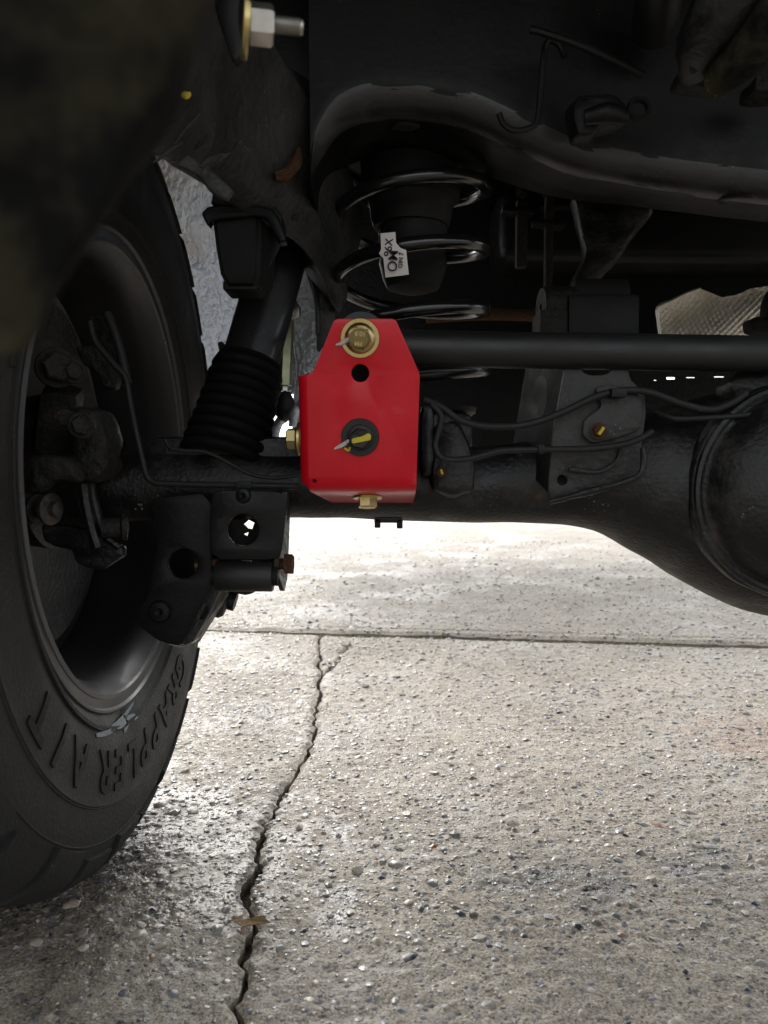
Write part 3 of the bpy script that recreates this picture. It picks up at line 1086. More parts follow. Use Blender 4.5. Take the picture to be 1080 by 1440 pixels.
# profile (x, r) from inner bead over the tread to the outer bead
TP = [(-.278, .222), (-.268, .226), (-.262, .234), (-.2555, .246), (-.2515, .2475), (-.2515, .250), (-.254, .2515), (-.2505, .262), (-.2485, .280), (-.2485, .300), (-.2475, .3125), (-.2470, .3145), (-.2490, .316),
      (-.2500, .330), (-.2520, .345), (-.257, .360), (-.262, .368), (-.270, .376), (-.285, .3835), (-.31, .3865), (-.34, .388), (-.38, .389), (-.42, .388), (-.45, .3865), (-.475, .3835), (-.49, .375), (-.503, .35), (-.508, .31), (-.505, .27), (-.492, .235), (-.482, .222)]
seg = 144
V, Fc = [], []
m_ = len(TP)
for k in range(seg):
    a = 2 * math.pi * k / seg
    for (x, r) in TP:
        rr = r
        p = tyre_pt(x, rr, a)
        if p.z < .0015:
            p.z = .0015
        V.append(p)
for k in range(seg):
    for i in range(m_ - 1):
        a, b_ = k * m_ + i, ((k + 1) % seg) * m_ + i
        Fc.append((a, a + 1, b_ + 1, b_))
me = mesh_from(V, Fc)
bm = bmesh.new(); bm.from_mesh(me); bmesh.ops.recalc_face_normals(bm, faces=bm.faces); bm.to_mesh(me); bm.free()
tyre = link('tyre', me, M_tyre, t, angle=35)

TPa = np.array(TP)
seglen = np.r_[0, np.cumsum(np.hypot(*np.diff(TPa, axis=0).T))]
def on_tyre(s, a, lift):
    """point on the tyre at arc distance s from the inner bead"""
    x = np.interp(s, seglen, TPa[:, 0]); r = np.interp(s, seglen, TPa[:, 1])
    e = .002
    dx = np.interp(s + e, seglen, TPa[:, 0]) - np.interp(s - e, seglen, TPa[:, 0])
    dr = np.interp(s + e, seglen, TPa[:, 1]) - np.interp(s - e, seglen, TPa[:, 1])
    L_ = math.hypot(dx, dr) + 1e-9
    nx_, nr = dr / L_, -dx / L_
    p = tyre_pt(x + nx_ * lift, r + nr * lift, a)
    if p.z < 0.0:
        p.z = 0.0
    return p
def s_at(i):
    return seglen[i]
S_SH = s_at(15)                      # shoulder start
def block(outline, lift, n=5):
    """outline: function v in 0..1 -> (s, a0, a1)"""
    V, Fc = [], []
    rows = 7
    for j in range(rows + 1):
        s, a0, a1 = outline(j / rows)
        for i in range(n + 1):
            V.append(on_tyre(s, a0 + (a1 - a0) * i / n, lift))
    top = len(V)
    for j in range(rows + 1):
        s, a0, a1 = outline(j / rows)
        for i in range(n + 1):
            V.append(on_tyre(s, a0 + (a1 - a0) * i / n, -.002))
    w = n + 1
    for j in range(rows):
        for i in range(n):
            a = j * w + i
            Fc.append((a, a + 1, a + w + 1, a + w))
    rim_ = [i for i in range(w)] + [j * w + n for j in range(1, rows + 1)] + [rows * w + i for i in range(n - 1, -1, -1)] + [j * w for j in range(rows - 1, 0, -1)]
    for k in range(len(rim_)):
        a, b_ = rim_[k], rim_[(k + 1) % len(rim_)]
        Fc.append((b_, a, a + top, b_ + top))
    me = mesh_from(V, Fc)
    bm = bmesh.new(); bm.from_mesh(me); bmesh.ops.recalc_face_normals(bm, faces=bm.faces); bm.to_mesh(me); bm.free()
    return me
NB = 30
S0, S1 = S_SH - .004, s_at(19) + .012
for k in range(NB):
    a0 = 2 * math.pi * k / NB
    wv = 2 * math.pi / NB
    alt = k % 2
    def out(v, a0=a0, alt=alt):
        s = (S0 - (.008 if alt else 0)) + (S1 - S0 + (.008 if alt else 0)) * v
        sh = .05 * v
        return s, a0 + sh + .012 + .02 * (1 - v), a0 + sh + wv * .97 - .01 * (1 - v)
    link('shoulder_block', block(out, .0046), M_tyre, tyre, angle=30)
S2, S3 = s_at(19) + .018, s_at(21) - .004
for k in range(NB):
    a0 = 2 * math.pi * k / NB + .06
    wv = 2 * math.pi / NB
    def out(v, a0=a0):
        s = S2 + (S3 - S2) * v
        sh = .06 * math.sin(v * 3.1)
        return s, a0 + sh, a0 + sh + wv * .86
    link('tread_block', block(out, .0075, 3), M_tyre, tyre, angle=30)
S4, S5 = s_at(21) + .004, s_at(23)
for k in range(NB):
    a0 = 2 * math.pi * k / NB + .1
    wv = 2 * math.pi / NB
    def out(v, a0=a0):
        s = S4 + (S5 - S4) * v
        return s, a0 - .05 * v, a0 - .05 * v + wv * .86
    link('tread_block', block(out, .0075, 3), M_tyre, tyre, angle=30)
S6, S7 = s_at(23) + .006, s_at(25) + .015
for k in range(NB):
    a0 = 2 * math.pi * k / NB
    wv = 2 * math.pi / NB
    def out(v, a0=a0):
        s = S6 + (S7 - S6) * v
        return s, a0 - .03 * v, a0 - .03 * v + wv * .9
    link('shoulder_block', block(out, .0068, 3), M_tyre, tyre, angle=30)
# concentric moulding lines
for s in (s_at(5) + .001, s_at(12), s_at(14) + .002):
    V, Fc = [], []
    for k in range(seg):
        a = 2 * math.pi * k / seg
        for ds, lf_ in ((-.0012, -.0004), (-.0006, .0009), (.0006, .0009), (.0012, -.0004)):
            V.append(on_tyre(s + ds, a, lf_))
    for k in range(seg):
        for i in range(3):
            a, b_ = k * 4 + i, ((k + 1) % seg) * 4 + i
            Fc.append((a, a + 1, b_ + 1, b_))
    link('sidewall_ring', mesh_from(V, Fc), M_tyre, tyre, angle=80)
# raised lettering wrapped round the sidewall
def wheel_text(s, size, rad_mid, a_mid, spacing, mat_, lift=.0009, bold=.0004, condensed=1.0):
    """a_mid: angle from straight down, positive towards the front of the car"""
    n = len(s)
    for i, ch in enumerate(s):
        if ch == ' ':
            continue
        a = a_mid - (i - (n - 1) / 2) * spacing
        me = text_mesh(ch, size, .0006, bold=bold)
        sub = bmesh.new(); sub.from_mesh(me)
        bmesh.ops.triangulate(sub, faces=sub.faces)
        bmesh.ops.subdivide_edges(sub, edges=[e for e in sub.edges if e.calc_length() > size * .25], cuts=2)
        sub.to_mesh(me); sub.free()
        for v in me.vertices:
            tx, ty, tz = v.co.x * condensed, v.co.y, v.co.z
            r = rad_mid + ty                          # tops point away from the hub
            ang = a - tx / rad_mid
            xx = np.interp(r, TPa[3:16, 1], TPa[3:16, 0])
            v.co = Vector((xx + lift + tz, A_Y + r * math.sin(ang), A_Z - r * math.cos(ang)))
        link('letter', me, mat_, tyre, smooth=False)
wheel_text("TERRA GRAPPLER", .050, .284, R(29), R(7.7), M_letter, bold=.0013, condensed=1.0)
wheel_text("A/T", .050, .284, R(-43), R(9), M_letter, bold=.0013)
wheel_text("TUBELESS", .012, .262, R(-120), R(4), M_tyre)
# chalk smear on the sidewall
def smear(pts, w0):
    V, Fc = [], []
    n = len(pts)
    for i, (r, a) in enumerate(pts):
        w = w0 * (.4 + .6 * math.sin(math.pi * (i + .5) / n)) 
        for s in (-1, 1):
            rr = r + s * w
            xx = np.interp(rr, TPa[3:16, 1], TPa[3:16, 0]) + .0012
            V.append((xx, A_Y + rr * math.sin(a), A_Z - rr * math.cos(a)))
    for i in range(n - 1):
        Fc.append((i * 2, i * 2 + 1, i * 2 + 3, i * 2 + 2))
    return mesh_from(V, Fc)
def pix_smear(pl, w0):
    out = []
    for (x, y) in pl:
        Y = -.2505 * F_PX / (x - 540)
        Y = Y * (math.cos(PITCH) + (720 - y) / F_PX * math.sin(PITCH))
        q = P(x, y, Y)
        dy, dz = q.y - A_Y, A_Z - q.z
        out.append((math.hypot(dy, dz), math.atan2(dy, dz)))
    o2 = []
    for i in range(len(out) - 1):
        for k in range(4):
            f = k / 4
            o2.append((out[i][0] * (1 - f) + out[i + 1][0] * f, out[i][1] * (1 - f) + out[i + 1][1] * f))
    o2.append(out[-1])
    return smear(o2, w0)
me = join_meshes([pix_smear([(137, 1034), (155, 1029), (172, 1017), (180, 1008), (193, 988)], .0035), pix_smear([(177, 1028), (185, 1012), (194, 1006)], .004), pix_smear([(166, 1022), (182, 1008)], .004)])
link('chalk_smear', me, grimy("pale_chalk", (.26, .30, .31), (.20, .22, .23), .8, .3, 120, .2), tyre)

# rim
rimp = [(-.262, .2310), (-.2605, .2325), (-.2615, .2345), (-.265, .2350), (-.280, .2310), (-.281, .226), (-.272, .2235), (-.268, .2225), (-.280, .2120), (-.300, .2100), (-.36, .2080), (-.372, .196), (-.40, .193), (-.43, .205), (-.49, .215), (-.50, .232),
        (-.503, .232), (-.494, .205), (-.43, .197), (-.40, .186), (-.365, .190), (-.355, .202), (-.300, .2040), (-.276, .2070), (-.262, .2180)]
me = lathe_mesh([(x, r) for x, r in rimp], (0, A_Y, A_Z), (1, 0, 0), 96, closed=True)
rim = link('rim', me, M_rim, t, angle=40)
lip = lathe_mesh([(-.2615, .2315), (-.2585, .2330), (-.2590, .2350), (-.262, .2358)], (0, A_Y, A_Z), (1, 0, 0), 96)
link('rim_lip', lip, M_lip, rim)
lip2 = lathe_mesh([(-.2625, .2175), (-.2600, .2190), (-.2612, .2225), (-.264, .2235)], (0, A_Y, A_Z), (1, 0, 0), 96)
link('rim_lip', lip2, M_lip, rim)
# spoked face near the outside
holes = []
for k in range(6):
    a0 = 2 * math.pi * k / 6 + .2
    holes.append([(math.cos(a0 + da) * r, math.sin(a0 + da) * r) for da, r in ((-.30, .165), (-.22, .178), (0, .181), (.22, .178), (.30, .165), (.20, .10), (0, .088), (-.20, .10))])
holes.append(ell(0, 0, .035, n=24))
face = flat_mesh([(math.cos(a) * .2 , math.sin(a) * .2) for a in np.linspace(0, 6.2832, 64, endpoint=False)], [rounded(h, 1) for h in holes], .018, .003)
face.transform(Matrix.Translation((-.452, A_Y, A_Z)) @ Matrix(((0, 0, 1, 0), (1, 0, 0, 0), (0, 1, 0, 0), (0, 0, 0, 1))))
link('spoke_face', face, M_rim, rim)
# brake disc
link('brake_disc', lathe_mesh([(-.405, .06), (-.405, .158), (-.400, .160), (-.380, .160), (-.375, .158), (-.375, .075), (-.385, .07)], (0, A_Y, A_Z), (1, 0, 0), 72), M_iron, t)

# ------------------------------------------------------------------ brake assembly
t = thing('brake_assembly', 'grimy rear brake with rusty caliper and dust shield inside the wheel', 'brake', (-.33, A_Y, A_Z))
V = []
me = lathe_mesh([(-.36, .05), (-.362, .10), (-.352, .150), (-.345, .172), (-.351, .1735), (-.358, .152), (-.368, .10), (-.366, .05)], (0, A_Y, A_Z), (1, 0, 0), 72)
bm = bmesh.new(); bm.from_mesh(me)
for v in bm.verts:
    dy, dz = v.co.y - A_Y, v.co.z - A_Z
    a = math.atan2(dy, -dz)
    k = 1 + .05 * math.sin(3 * a) + .02 * math.sin(7 * a + 1)
    v.co.y = A_Y + dy * k; v.co.z = A_Z + dz * k
bm.to_mesh(me); bm.free()
link('dust_shield', me, M_axle, t)
cal = plate_mesh([(108, 580), (124, 572), (148, 578), (162, 598), (167, 624), (160, 640), (164, 655), (152, 672), (136, 678), (118, 676), (116, 640), (112, 610)], .70, .05, bevel=.008, rnd=2)
link('caliper', subdiv(cal, 1, 0, .004, 45), M_iron, t)
link('caliper_bracket', subdiv(plate_mesh([(45, 648), (55, 640), (105, 645), (118, 670), (112, 678), (80, 676), (64, 690), (50, 694), (48, 675)], .655, .022, bevel=.005, rnd=2), 1, 0, .002, 60), M_iron, t)
link('caliper_arm', subdiv(plate_mesh([(110, 488), (135, 486), (155, 505), (168, 528), (165, 545), (150, 550), (143, 528), (120, 510)], .73, .02, bevel=.004, rnd=2), 1, 0, .002, 60), M_iron, t)
link('cable_bracket', subdiv(plate_mesh([(122, 445), (150, 436), (162, 445), (166, 480), (178, 505), (176, 530), (160, 512), (140, 490), (128, 470)], .76, .012, bevel=.004, rnd=2), 1, 0, .002, 60), M_iron, t)
for (x, y, Y, r, d_) in ((104, 522, .66, .0085, (.6, -1, 0)), (80, 517, .66, .014, (.6, -1, 0)), (115, 598, .64, .009, (.4, -1, 0)), (92, 590, .65, .007, (.4, -1, 0))):
    q = P(x, y, Y)
    bt = link('caliper_bolt', hex_mesh(q, d_, r * 1.6, r * .9), M_iron, t)
    link('bolt_collar', lathe_mesh([(0, .0), (0, r * 1.2), (-.003, r * 1.25), (-.004, 0)], q, d_, 24), M_iron, bt)
for y, x in ((715, 68), (712, 76)):
    pass
q = P(64, 716, .60)
bt = link('guide_pin', lathe_mesh([(-.012, .006), (-.010, .0115), (-.007, .0118), (-.006, .008), (.002, .008), (.003, .0125), (.006, .0125), (.007, .006), (.012, .0055), (.013, 0)], q, (1, -.35, 0), 24), M_axle, t)
link('pin_boot', tube_mesh([P(40, 716, .61), P(20, 718, .615)], [.012, .009], 16, 0), M_rubber, bt)
link('brake_housing', subdiv(box_mesh(P(85, 590, .74), (.035, .06, .06), (.2, .1, .3), .008), 1, 0, .005, 40), M_iron, t)
link('hub_flange', lathe_mesh([(-.35, .0), (-.35, .075), (-.33, .078), (-.325, .06), (-.29, .055), (-.285, .045), (-.27, .044)], (0, A_Y, A_Z), (1, 0, 0), 48), M_axle, t)
link('backing_lobe', subdiv(plate_mesh([(60, 735), (100, 738), (135, 745), (150, 760), (175, 768), (178, 782), (150, 800), (128, 800), (108, 790), (104, 772), (80, 768), (62, 760)], .72, .012, bevel=.004, rnd=2), 1, 0, .002, 50), M_axle, t)
link('adjuster', lathe_mesh([(0, .0), (0, .009), (.016, .009), (.018, .012), (.022, .012), (.024, .0)], P(143, 742, .70), (1, .3, 0), 20), M_iron, t)
link('support_rib', tube_mesh([P(118, 680, .70), P(122, 710, .70), P(130, 745, .70), P(138, 770, .70)], .006, 8, 5), M_axle, t)
link('support_rib', tube_mesh([P(128, 680, .71), P(134, 710, .71), P(146, 750, .71), P(168, 770, .71)], .004, 8, 5), M_axle, t)

# ------------------------------------------------------------------ axle housing
t = thing('axle_housing', 'black solid rear axle tube flaring into the differential at the right', 'axle', (0, A_Y, A_Z))
sec = [(100, 628, 735, .040), (420, 636, 728, .039), (520, 634, 730, .039), (640, 630, 734, .040), (720, 625, 735, .041), (780, 612, 737, .047), (830, 596, 746, .056), (870, 584, 763, .064), (910, 575, 786, .072),
       (950, 566, 811, .080), (1000, 552, 838, .088), (1050, 535, 858, .094), (1110, 520, 872, .098), (1200, 520, 876, .100), (1300, 530, 862, .096), (1400, 560, 820, .080), (1520, 610, 760, .055), (1700, 628, 735, .040), (1900, 628, 735, .040)]
loops = []
cs = catmull([Vector((a, (b_ + c_) / 2, (c_ - b_) / 2)) for a, b_, c_, d in sec], 4)
cd = catmull([Vector((a, d * 1000, 0)) for a, b_, c_, d in sec], 4)
for q, q2 in zip(cs, cd):
    ry = q2.y / 1000
    # size given as seen: the outline lies near the axle centre plane
    c0 = P(q.x, q.y, A_Y)
    hz = px(q.z, A_Y)
    loops.append([c0 + Vector((0, -ry * math.sin(a), hz * math.cos(a))) for a in np.linspace(0, 2 * math.pi, 40, endpoint=False)])
me = loft_mesh(loops)
subdiv(me, 1, .5, .0022, 22)
ax = link('axle_tube', me, M_axle, t, angle=70)
# rear cover of the differential
dc = P(1130, 690, .69); dc.y = A_Y
cov = [(-.080, .100), (-.092, .099), (-.094, .096), (-.095, .088), (-.100, .084), (-.118, .074), (-.130, .055), (-.137, .03), (-.139, 0)]
me = lathe_mesh(cov, dc + Vector((0, .012, 0)), (0, 1, 0), 64)
subdiv(me, 1, .3, .0025, 30)
link('differential_cover', me, M_axle, t, angle=60)
link('cover_rim', tube_mesh([dc + Vector((math.cos(a) * .0935, -.082, math.sin(a) * .0935)) for a in np.linspace(0, 2 * math.pi, 64)], .0042, 8, 0), M_axle, t)
link('breather_boss', subdiv(plate_mesh([(1010, 545), (1040, 515), (1090, 500), (1130, 500), (1130, 590), (1050, 600)], .74, .04, bevel=.008, rnd=2), 1, 0, .004, 40), M_axle, t)
# spring perch
link('spring_perch', lathe_mesh([(0, .02), (0, .066), (.003, .070), (.008, .071), (.008, .066), (.004, .062), (.004, .02)], (.029, .84, .455), (0, 0, 1), 48), M_rubber, t)
link('perch_support', box_mesh((.03, .82, .43), (.12, .08, .05), (0, 0, 0), .01), M_axle, t)
# right hand upper-link bracket: front plate, side plate
rb = link('link_bracket', plate_mesh([(797, 500), (884, 500), (884, 532), (905, 553), (908, 580), (901, 630), (906, 648), (897, 668), (866, 681), (780, 705), (769, 690), (778, 600)], .705, .005,
     holes=[ell(790, 675, 7), ell(838, 520, 20, 8)], bevel=.0015), M_rail, t)
bm = bmesh.new()
q = [P(797, 500, .703), P(770, 692, .703), P(719, 640, .80), P(742, 500, .80)]
vs = [bm.verts.new(v) for v in q]; vs2 = [bm.verts.new(v + Vector((.004, 0, 0))) for v in q]
bm.faces.new(vs); bm.faces.new(vs2[::-1])
for k in range(4):
    bm.faces.new((vs[k], vs[(k + 1) % 4], vs2[(k + 1) % 4], vs2[k]))
side = link('bracket_side', bm_mesh(bm), M_rubber, t)
# slot in the side plate as a dark recess with a lip
qc = (P(758, 565, .745))
lo = [(0, math.cos(a) * .035, math.sin(a) * .020) for a in np.linspace(0, 6.28, 24, endpoint=False)]
def on_side(f, g):
    a_ = q[0].lerp(q[1], g); b2_ = q[3].lerp(q[2], g)
    return a_.lerp(b2_, f)
V = [on_side(.50 + .21 * math.cos(a), .36 + .19 * math.sin(a)) + Vector((-.0008, 0, 0)) for a in np.linspace(0, 6.2832, 24, endpoint=False)]
link('slot', mesh_from(V, [tuple(range(24))]), M_ink, side, smooth=False)
mp_ = link('mount_pad', plate_mesh([(835, 545), (862, 540), (900, 556), (904, 582), (898, 606), (862, 618), (832, 624), (818, 612), (820, 590), (846, 572)], .698, .006, bevel=.002, rnd=2), M_rail, t)
bt = link('pad_bolt', hex_mesh(P(841, 606, .692), (.05, -1, .05), .0095, .005), M_rust, t)
link('washer', lathe_mesh([(0, 0), (0, .0072), (.0015, .0075), (.002, 0)], P(841, 606, .693), (.05, -1, .05), 24), M_rust, bt)
link('paint_mark', tube_mesh([P(842, 611, .686), P(849, 601, .686)], .0016, 6, 0), M_mark_y, bt)
link('weld_ridge', tube_mesh([P(774, 706, .70), P(820, 694, .697), P(870, 681, .695), P(897, 670, .69), P(905, 652, .69), P(903, 630, .692)], .0026, 8, 5, .002), M_axle, t)
link('weld_ridge', tube_mesh([P(800, 660, .70), P(840, 664, .70), P(866, 650, .70), P(874, 630, .70)], .002, 8, 5, .001), M_rail, t)
# clip under the tube, seen below the red bracket
me = join_meshes([box_mesh(P(531, 735, .72), (.0055, .012, .009), (0, 0, 0), .0008), box_mesh(P(562, 736, .72), (.0055, .012, .009), (0, 0, 0), .0008), box_mesh(P(546, 731, .72), (.026, .012, .005), (0, 0, 0), .0008)])
link('tube_clip', me, M_black, t)
# left lower-link bracket
lb = link('lower_bracket', plate_mesh([(300, 689), (403, 691), (403, 720), (398, 770), (392, 787), (296, 787), (296, 720)], .690, .005, holes=[ell(342, 745, 22)], bevel=.0014), M_black, t)
bm = bmesh.new()
q = [P(403, 692, .690), P(396, 800, .690), P(403, 832, .696), P(402, 790, .74), P(410, 692, .76)]
q = [P(404, 692, .688), P(393, 783, .688), P(390, 806, .694), P(400, 831, .70), P(404, 815, .72), P(406, 780, .74), P(409, 692, .76)]
vs = [bm.verts.new(v) for v in q]; vs2 = [bm.verts.new(v + Vector((-.004, 0, 0))) for v in q]
bm.faces.new(vs); bm.faces.new(vs2[::-1])
for k in range(len(q)):
    k2 = (k + 1) % len(q)
    bm.faces.new((vs[k], vs[k2], vs2[k2], vs2[k]))
link('bracket_side', bm_mesh(bm), M_rail, lb, smooth=False)
lobe = link('shock_bracket', plate_mesh([(213, 700), (298, 692), (298, 800), (312, 816), (306, 838), (290, 868), (266, 900), (250, 908), (222, 900), (197, 880), (193, 862), (210, 835), (214, 800), (224, 760)], .720, .006, holes=[ell(258, 792, 21)], bevel=.0015), M_black, t)
bm = bmesh.new()
q = [P(312, 812, .716), P(262, 907, .716), P(282, 900, .78), P(300, 872, .78), P(322, 835, .77), P(324, 812, .77)]
vs = [bm.verts.new(v) for v in q]; vs2 = [bm.verts.new(v + Vector((-.004, 0, .001))) for v in q]
bm.faces.new(vs); bm.faces.new(vs2[::-1])
for k in range(len(q)):
    k2 = (k + 1) % len(q)
    bm.faces.new((vs[k], vs[k2], vs2[k2], vs2[k]))
lf2 = link('folded_edge', bm_mesh(bm), M_rail, lobe, smooth=False)
link('folded_strip', plate_mesh([(300, 816), (310, 812), (313, 824), (296, 862), (272, 902), (262, 906), (262, 896), (280, 866), (298, 830)], .712, .006, holes=[ell(287, 861, 4.5, 11, rot=.5)], bevel=.0015, rnd=0), M_rail, lobe)
link('back_plate', plate_mesh([(290, 700), (400, 700), (400, 790), (290, 790)], .77, .004, holes=[[(343, 737), (350, 731), (358, 735), (355, 744), (349, 743)], [(343, 751), (350, 748), (348, 754)]], bevel=.0005, rnd=0), M_black, lb)
link('back_plate', plate_mesh([(225, 740), (295, 740), (295, 830), (225, 830)], .79, .004, bevel=.001), M_black, lobe)
link('weld_button', lathe_mesh([(0, 0), (-.004, .004), (-.003, .009), (0, .011), (.002, .011)], P(225, 860, .716), (0, 1, 0), 20), M_black, lobe)
link('weld_button', lathe_mesh([(0, 0), (-.003, .003), (-.002, .006), (0, .007), (.002, .007)], P(342, 697, .687), (0, 1, 0), 20), M_black, lb)
# weld spatter on the tube
for k in range(16):
    x, y = random.uniform(190, 262), random.uniform(690, 718)
    q = P(x, y, .742)
    link('weld_spatter', lathe_mesh([(0, 0), (.0004, .0010), (.0014, .0012)], q - Vector((0, .006, 0)), (0, 1, 0), 6), M_lip, t)
link('spring_seat_box', box_mesh(P(330, 650, .79), (.16, .07, .05), (0, 0, 0), .012), M_axle, t)
link('left_bracket', subdiv(plate_mesh([(590, 575), (610, 570), (612, 640), (608, 668), (590, 670)], .735, .03, bevel=.006), 1, 0, .002, 50), M_axle, t)
me = plate_mesh([(612, 600), (640, 596), (660, 625), (668, 660), (664, 690), (636, 700), (606, 690), (604, 660)], .730, .03, bevel=.008, rnd=2)
link('casting_boss', subdiv(me, 1, 0, .004, 40), M_axle, t)
bt = link('hose_bolt', hex_mesh(P(621, 664, .705), (0, -1, 0), .009, .005), M_rust, t)
link('paint_mark', tube_mesh([P(620, 660, .699), P(622, 667, .699)], .0012, 6, 0), M_mark_y, bt)

# ------------------------------------------------------------------ lower control arm and bolts
t = thing('lower_control_arm', 'black bushing eye of the lower link arm under the left axle bracket', 'control arm', P(345, 810, .69))
c0 = P(305, 810, .695); c1 = P(384, 810, .695)
L_ = c1.x - c0.x
link('bushing_eye', lathe_mesh([(0, .007), (0, .0135), (.001, .0142), (L_ - .001, .0142), (L_, .0135), (L_, .007)], c0, (1, 0, 0), 40), M_satin, t)
link('bushing_sleeve', lathe_mesh([(-.005, 0), (-.005, .009), (L_ + .005, .009), (L_ + .005, 0)], c0, (1, 0, 0), 28), M_rubber, t)
link('arm_tube', tube_mesh([P(345, 812, .70), P(345, 800, .95), P(345, 770, 1.7)], .016, 20, 4), M_black, t)
t = thing('link_bolt', 'rusty hex bolt head right of the lower link bushing', 'bolt', P(407, 794, .70))
link('bolt_head', hex_mesh(P(400, 793, .70), (1, 0, 0), .0172, .0082), M_rust, t)
link('shank', tube_mesh([P(300, 793, .70), P(400, 793, .70)], .005, 12, 0), M_rust, t)
t = thing('link_nut', 'dull yellow nut half hidden in the round hole of the dark bracket', 'nut', P(282, 795, .74))
link('nut_body', hex_mesh(P(276, 794, .735), (1, 0, 0), .013, .008), M_zinc, t)
link('nut_collar', lathe_mesh([(0, 0), (0, .009), (.009, .009), (.009, 0)], P(284, 794, .735), (1, 0, 0), 20), M_axle, t)
t = thing('shock_mount_nut', 'black round nut and washer behind the folded bracket edge', 'nut', P(312, 850, .78))
link('nut_body', lathe_mesh([(-.02, 0), (-.02, .013), (0, .013), (.004, .010), (.006, 0)], P(312, 852, .79), (1, 0, -.3), 28), M_axle, t)
link('washer', lathe_mesh([(0, 0), (0, .010), (.012, .010), (.012, 0)], P(316, 842, .80), (1, 0, -.3), 28), M_axle, t)
w = link('safety_wire', tube_mesh([P(238, 906, .71), P(258, 909, .71), (P(275, 901, .71)), P(286, 888, .72)], .0007, 6, 5), M_steel)
tag(w, 'thin bright wire curling under the dark lower bracket', 'wire')

# ------------------------------------------------------------------ red bracket
YB = .655
t = thing('track_bar_bracket', 'bright red bent steel bracket bolted to the axle in the centre', 'bracket', P(506, 700, YB))
w_ = lambda x, y: (P(x, y, YB).x, P(x, y, YB).z)
bx = w_(438, 600)[0]           # bend starts here
bz = w_(500, 672)[1]
RL, RB = .0088, .0140
angL, angB = R(90), R(69)
FL, FB = .050, .062
xl = bx - RL * angL - FL
zl = bz - RB * angB - FB
out = []
def add(x, y): out.append(w_(x, y))
add(474, 451.5); add(477, 450.5); add(551, 450.5); add(555, 451.8); add(558, 455.5); add(588.5, 523); add(590, 528)
add(586.5, 672)
xr_ = w_(586.5, 672)[0]
out.append((xr_, zl)); out.append((w_(457, 672)[0], zl)); out.append((w_(434, 672)[0], bz - RB * angB - .003))
out.append((bx - RL * angL * .4, bz - RB * angB * .55)); 
zb1 = w_(438, 682)[1]
out.append((bx - RL * angL - .002, zb1)); out.append((xl, zb1 + .006)); out.append((xl, w_(438, 529)[1]))
zt = w_(438, 529)[1]
out.append((bx - RL * angL * .6, zt)); out.append((w_(434, 527.5)[0], w_(434, 527)[1])); add(439, 524.5); add(442, 521); add(444, 517); add(469.5, 456); add(471.5, 453)
me = flat_mesh(out, [[w_(*q) for q in ell(507, 525, 12.3, n=32)], [w_(*q) for q in ell(440.5, 677.5, 3.2, n=16)]], .0048, .0010)
bm = bmesh.new(); bm.from_mesh(me)
def bis(co, no):
    bmesh.ops.bisect_plane(bm, geom=list(bm.verts) + list(bm.edges) + list(bm.faces), plane_co=co, plane_no=no, dist=1e-6)
for k in range(9):
    bis((bx - RL * angL * k / 8, 0, 0), (1, 0, 0))
    bis((0, bz - RB * angB * k / 8, 0), (0, 1, 0))
TH = .0048
for v in bm.verts:
    x, z, n_ = v.co.x, v.co.y, v.co.z            # n_ positive = towards the viewer
    yy = -n_
    # bend about the bottom edge first, then the left one
    def bend(s, start, rad, ang, nn):
        # s decreasing below start; returns in-plane coord, depth
        dlt = start - s
        if dlt <= 0:
            return s, -nn
        if dlt < rad * ang:
            th = dlt / rad
            rr = rad + nn
            return start - rr * math.sin(th), rad - rr * math.cos(th)
        th = ang
        rr = rad + nn
        e = dlt - rad * ang
        return start - rr * math.sin(th) - e * math.cos(th), rad - rr * math.cos(th) + e * math.sin(th)
    dx, dz = bx - x, bz - z
    if dx > 0 and dz > 0:
        if dx / RL > dz / RB:
            nx_, d_ = bend(x, bx, RL, angL, n_); nz = z - 0
            k = min(1, dz / (RB * angB)); nz = bz - RB * math.sin(k * angB * .9) if dz < RB * angB else z
        else:
            nz, d_ = bend(z, bz, RB, angB, n_); k = min(1, dx / (RL * angL)); nx_ = bx - RL * math.sin(k * angL * .9)
        # rounded corner: go back with both
        k2 = min(dx / (RL * angL), dz / (RB * angB), 1)
        d_ += .003 * k2
        v.co = (nx_, d_, nz)
    elif dx > 0:
        nx_, d_ = bend(x, bx, RL, angL, n_)
        v.co = (nx_, d_, z)
    else:
        nz, d_ = bend(z, bz, RB, angB, n_)
        v.co = (x, d_, nz)
BC = P(506, 575, YB)
MB_ = Matrix.Translation(BC) @ Matrix.Rotation(R(10), 4, 'X') @ Matrix.Translation((-BC.x, 0, -BC.z))
bmesh.ops.recalc_face_normals(bm, faces=bm.faces)
bm.transform(MB_)
me = bpy.data.meshes.new("b"); bm.to_mesh(me); bm.free()
link('bent_plate', me, M_red, t, angle=32)
def BP(x, y, d=0):
    q = P(x, y, YB)
    return MB_ @ Vector((q.x, d - TH / 2, q.z))
nB = (MB_.to_3x3() @ Vector((0, -1, 0))).normalized()
dish = link('corner_dimple', tube_mesh([BP(431, 684, .005), BP(437, 689, .006), BP(444, 690, .009)], [.0012, .0022, .0012], 8, 4), M_red, t)
dish = link('corner_dimple', tube_mesh([BP(430, 679, .0035), BP(437, 683, .0035), BP(446, 682, .0045)], [.0008, .0016, .0008], 8, 4), M_red, t)

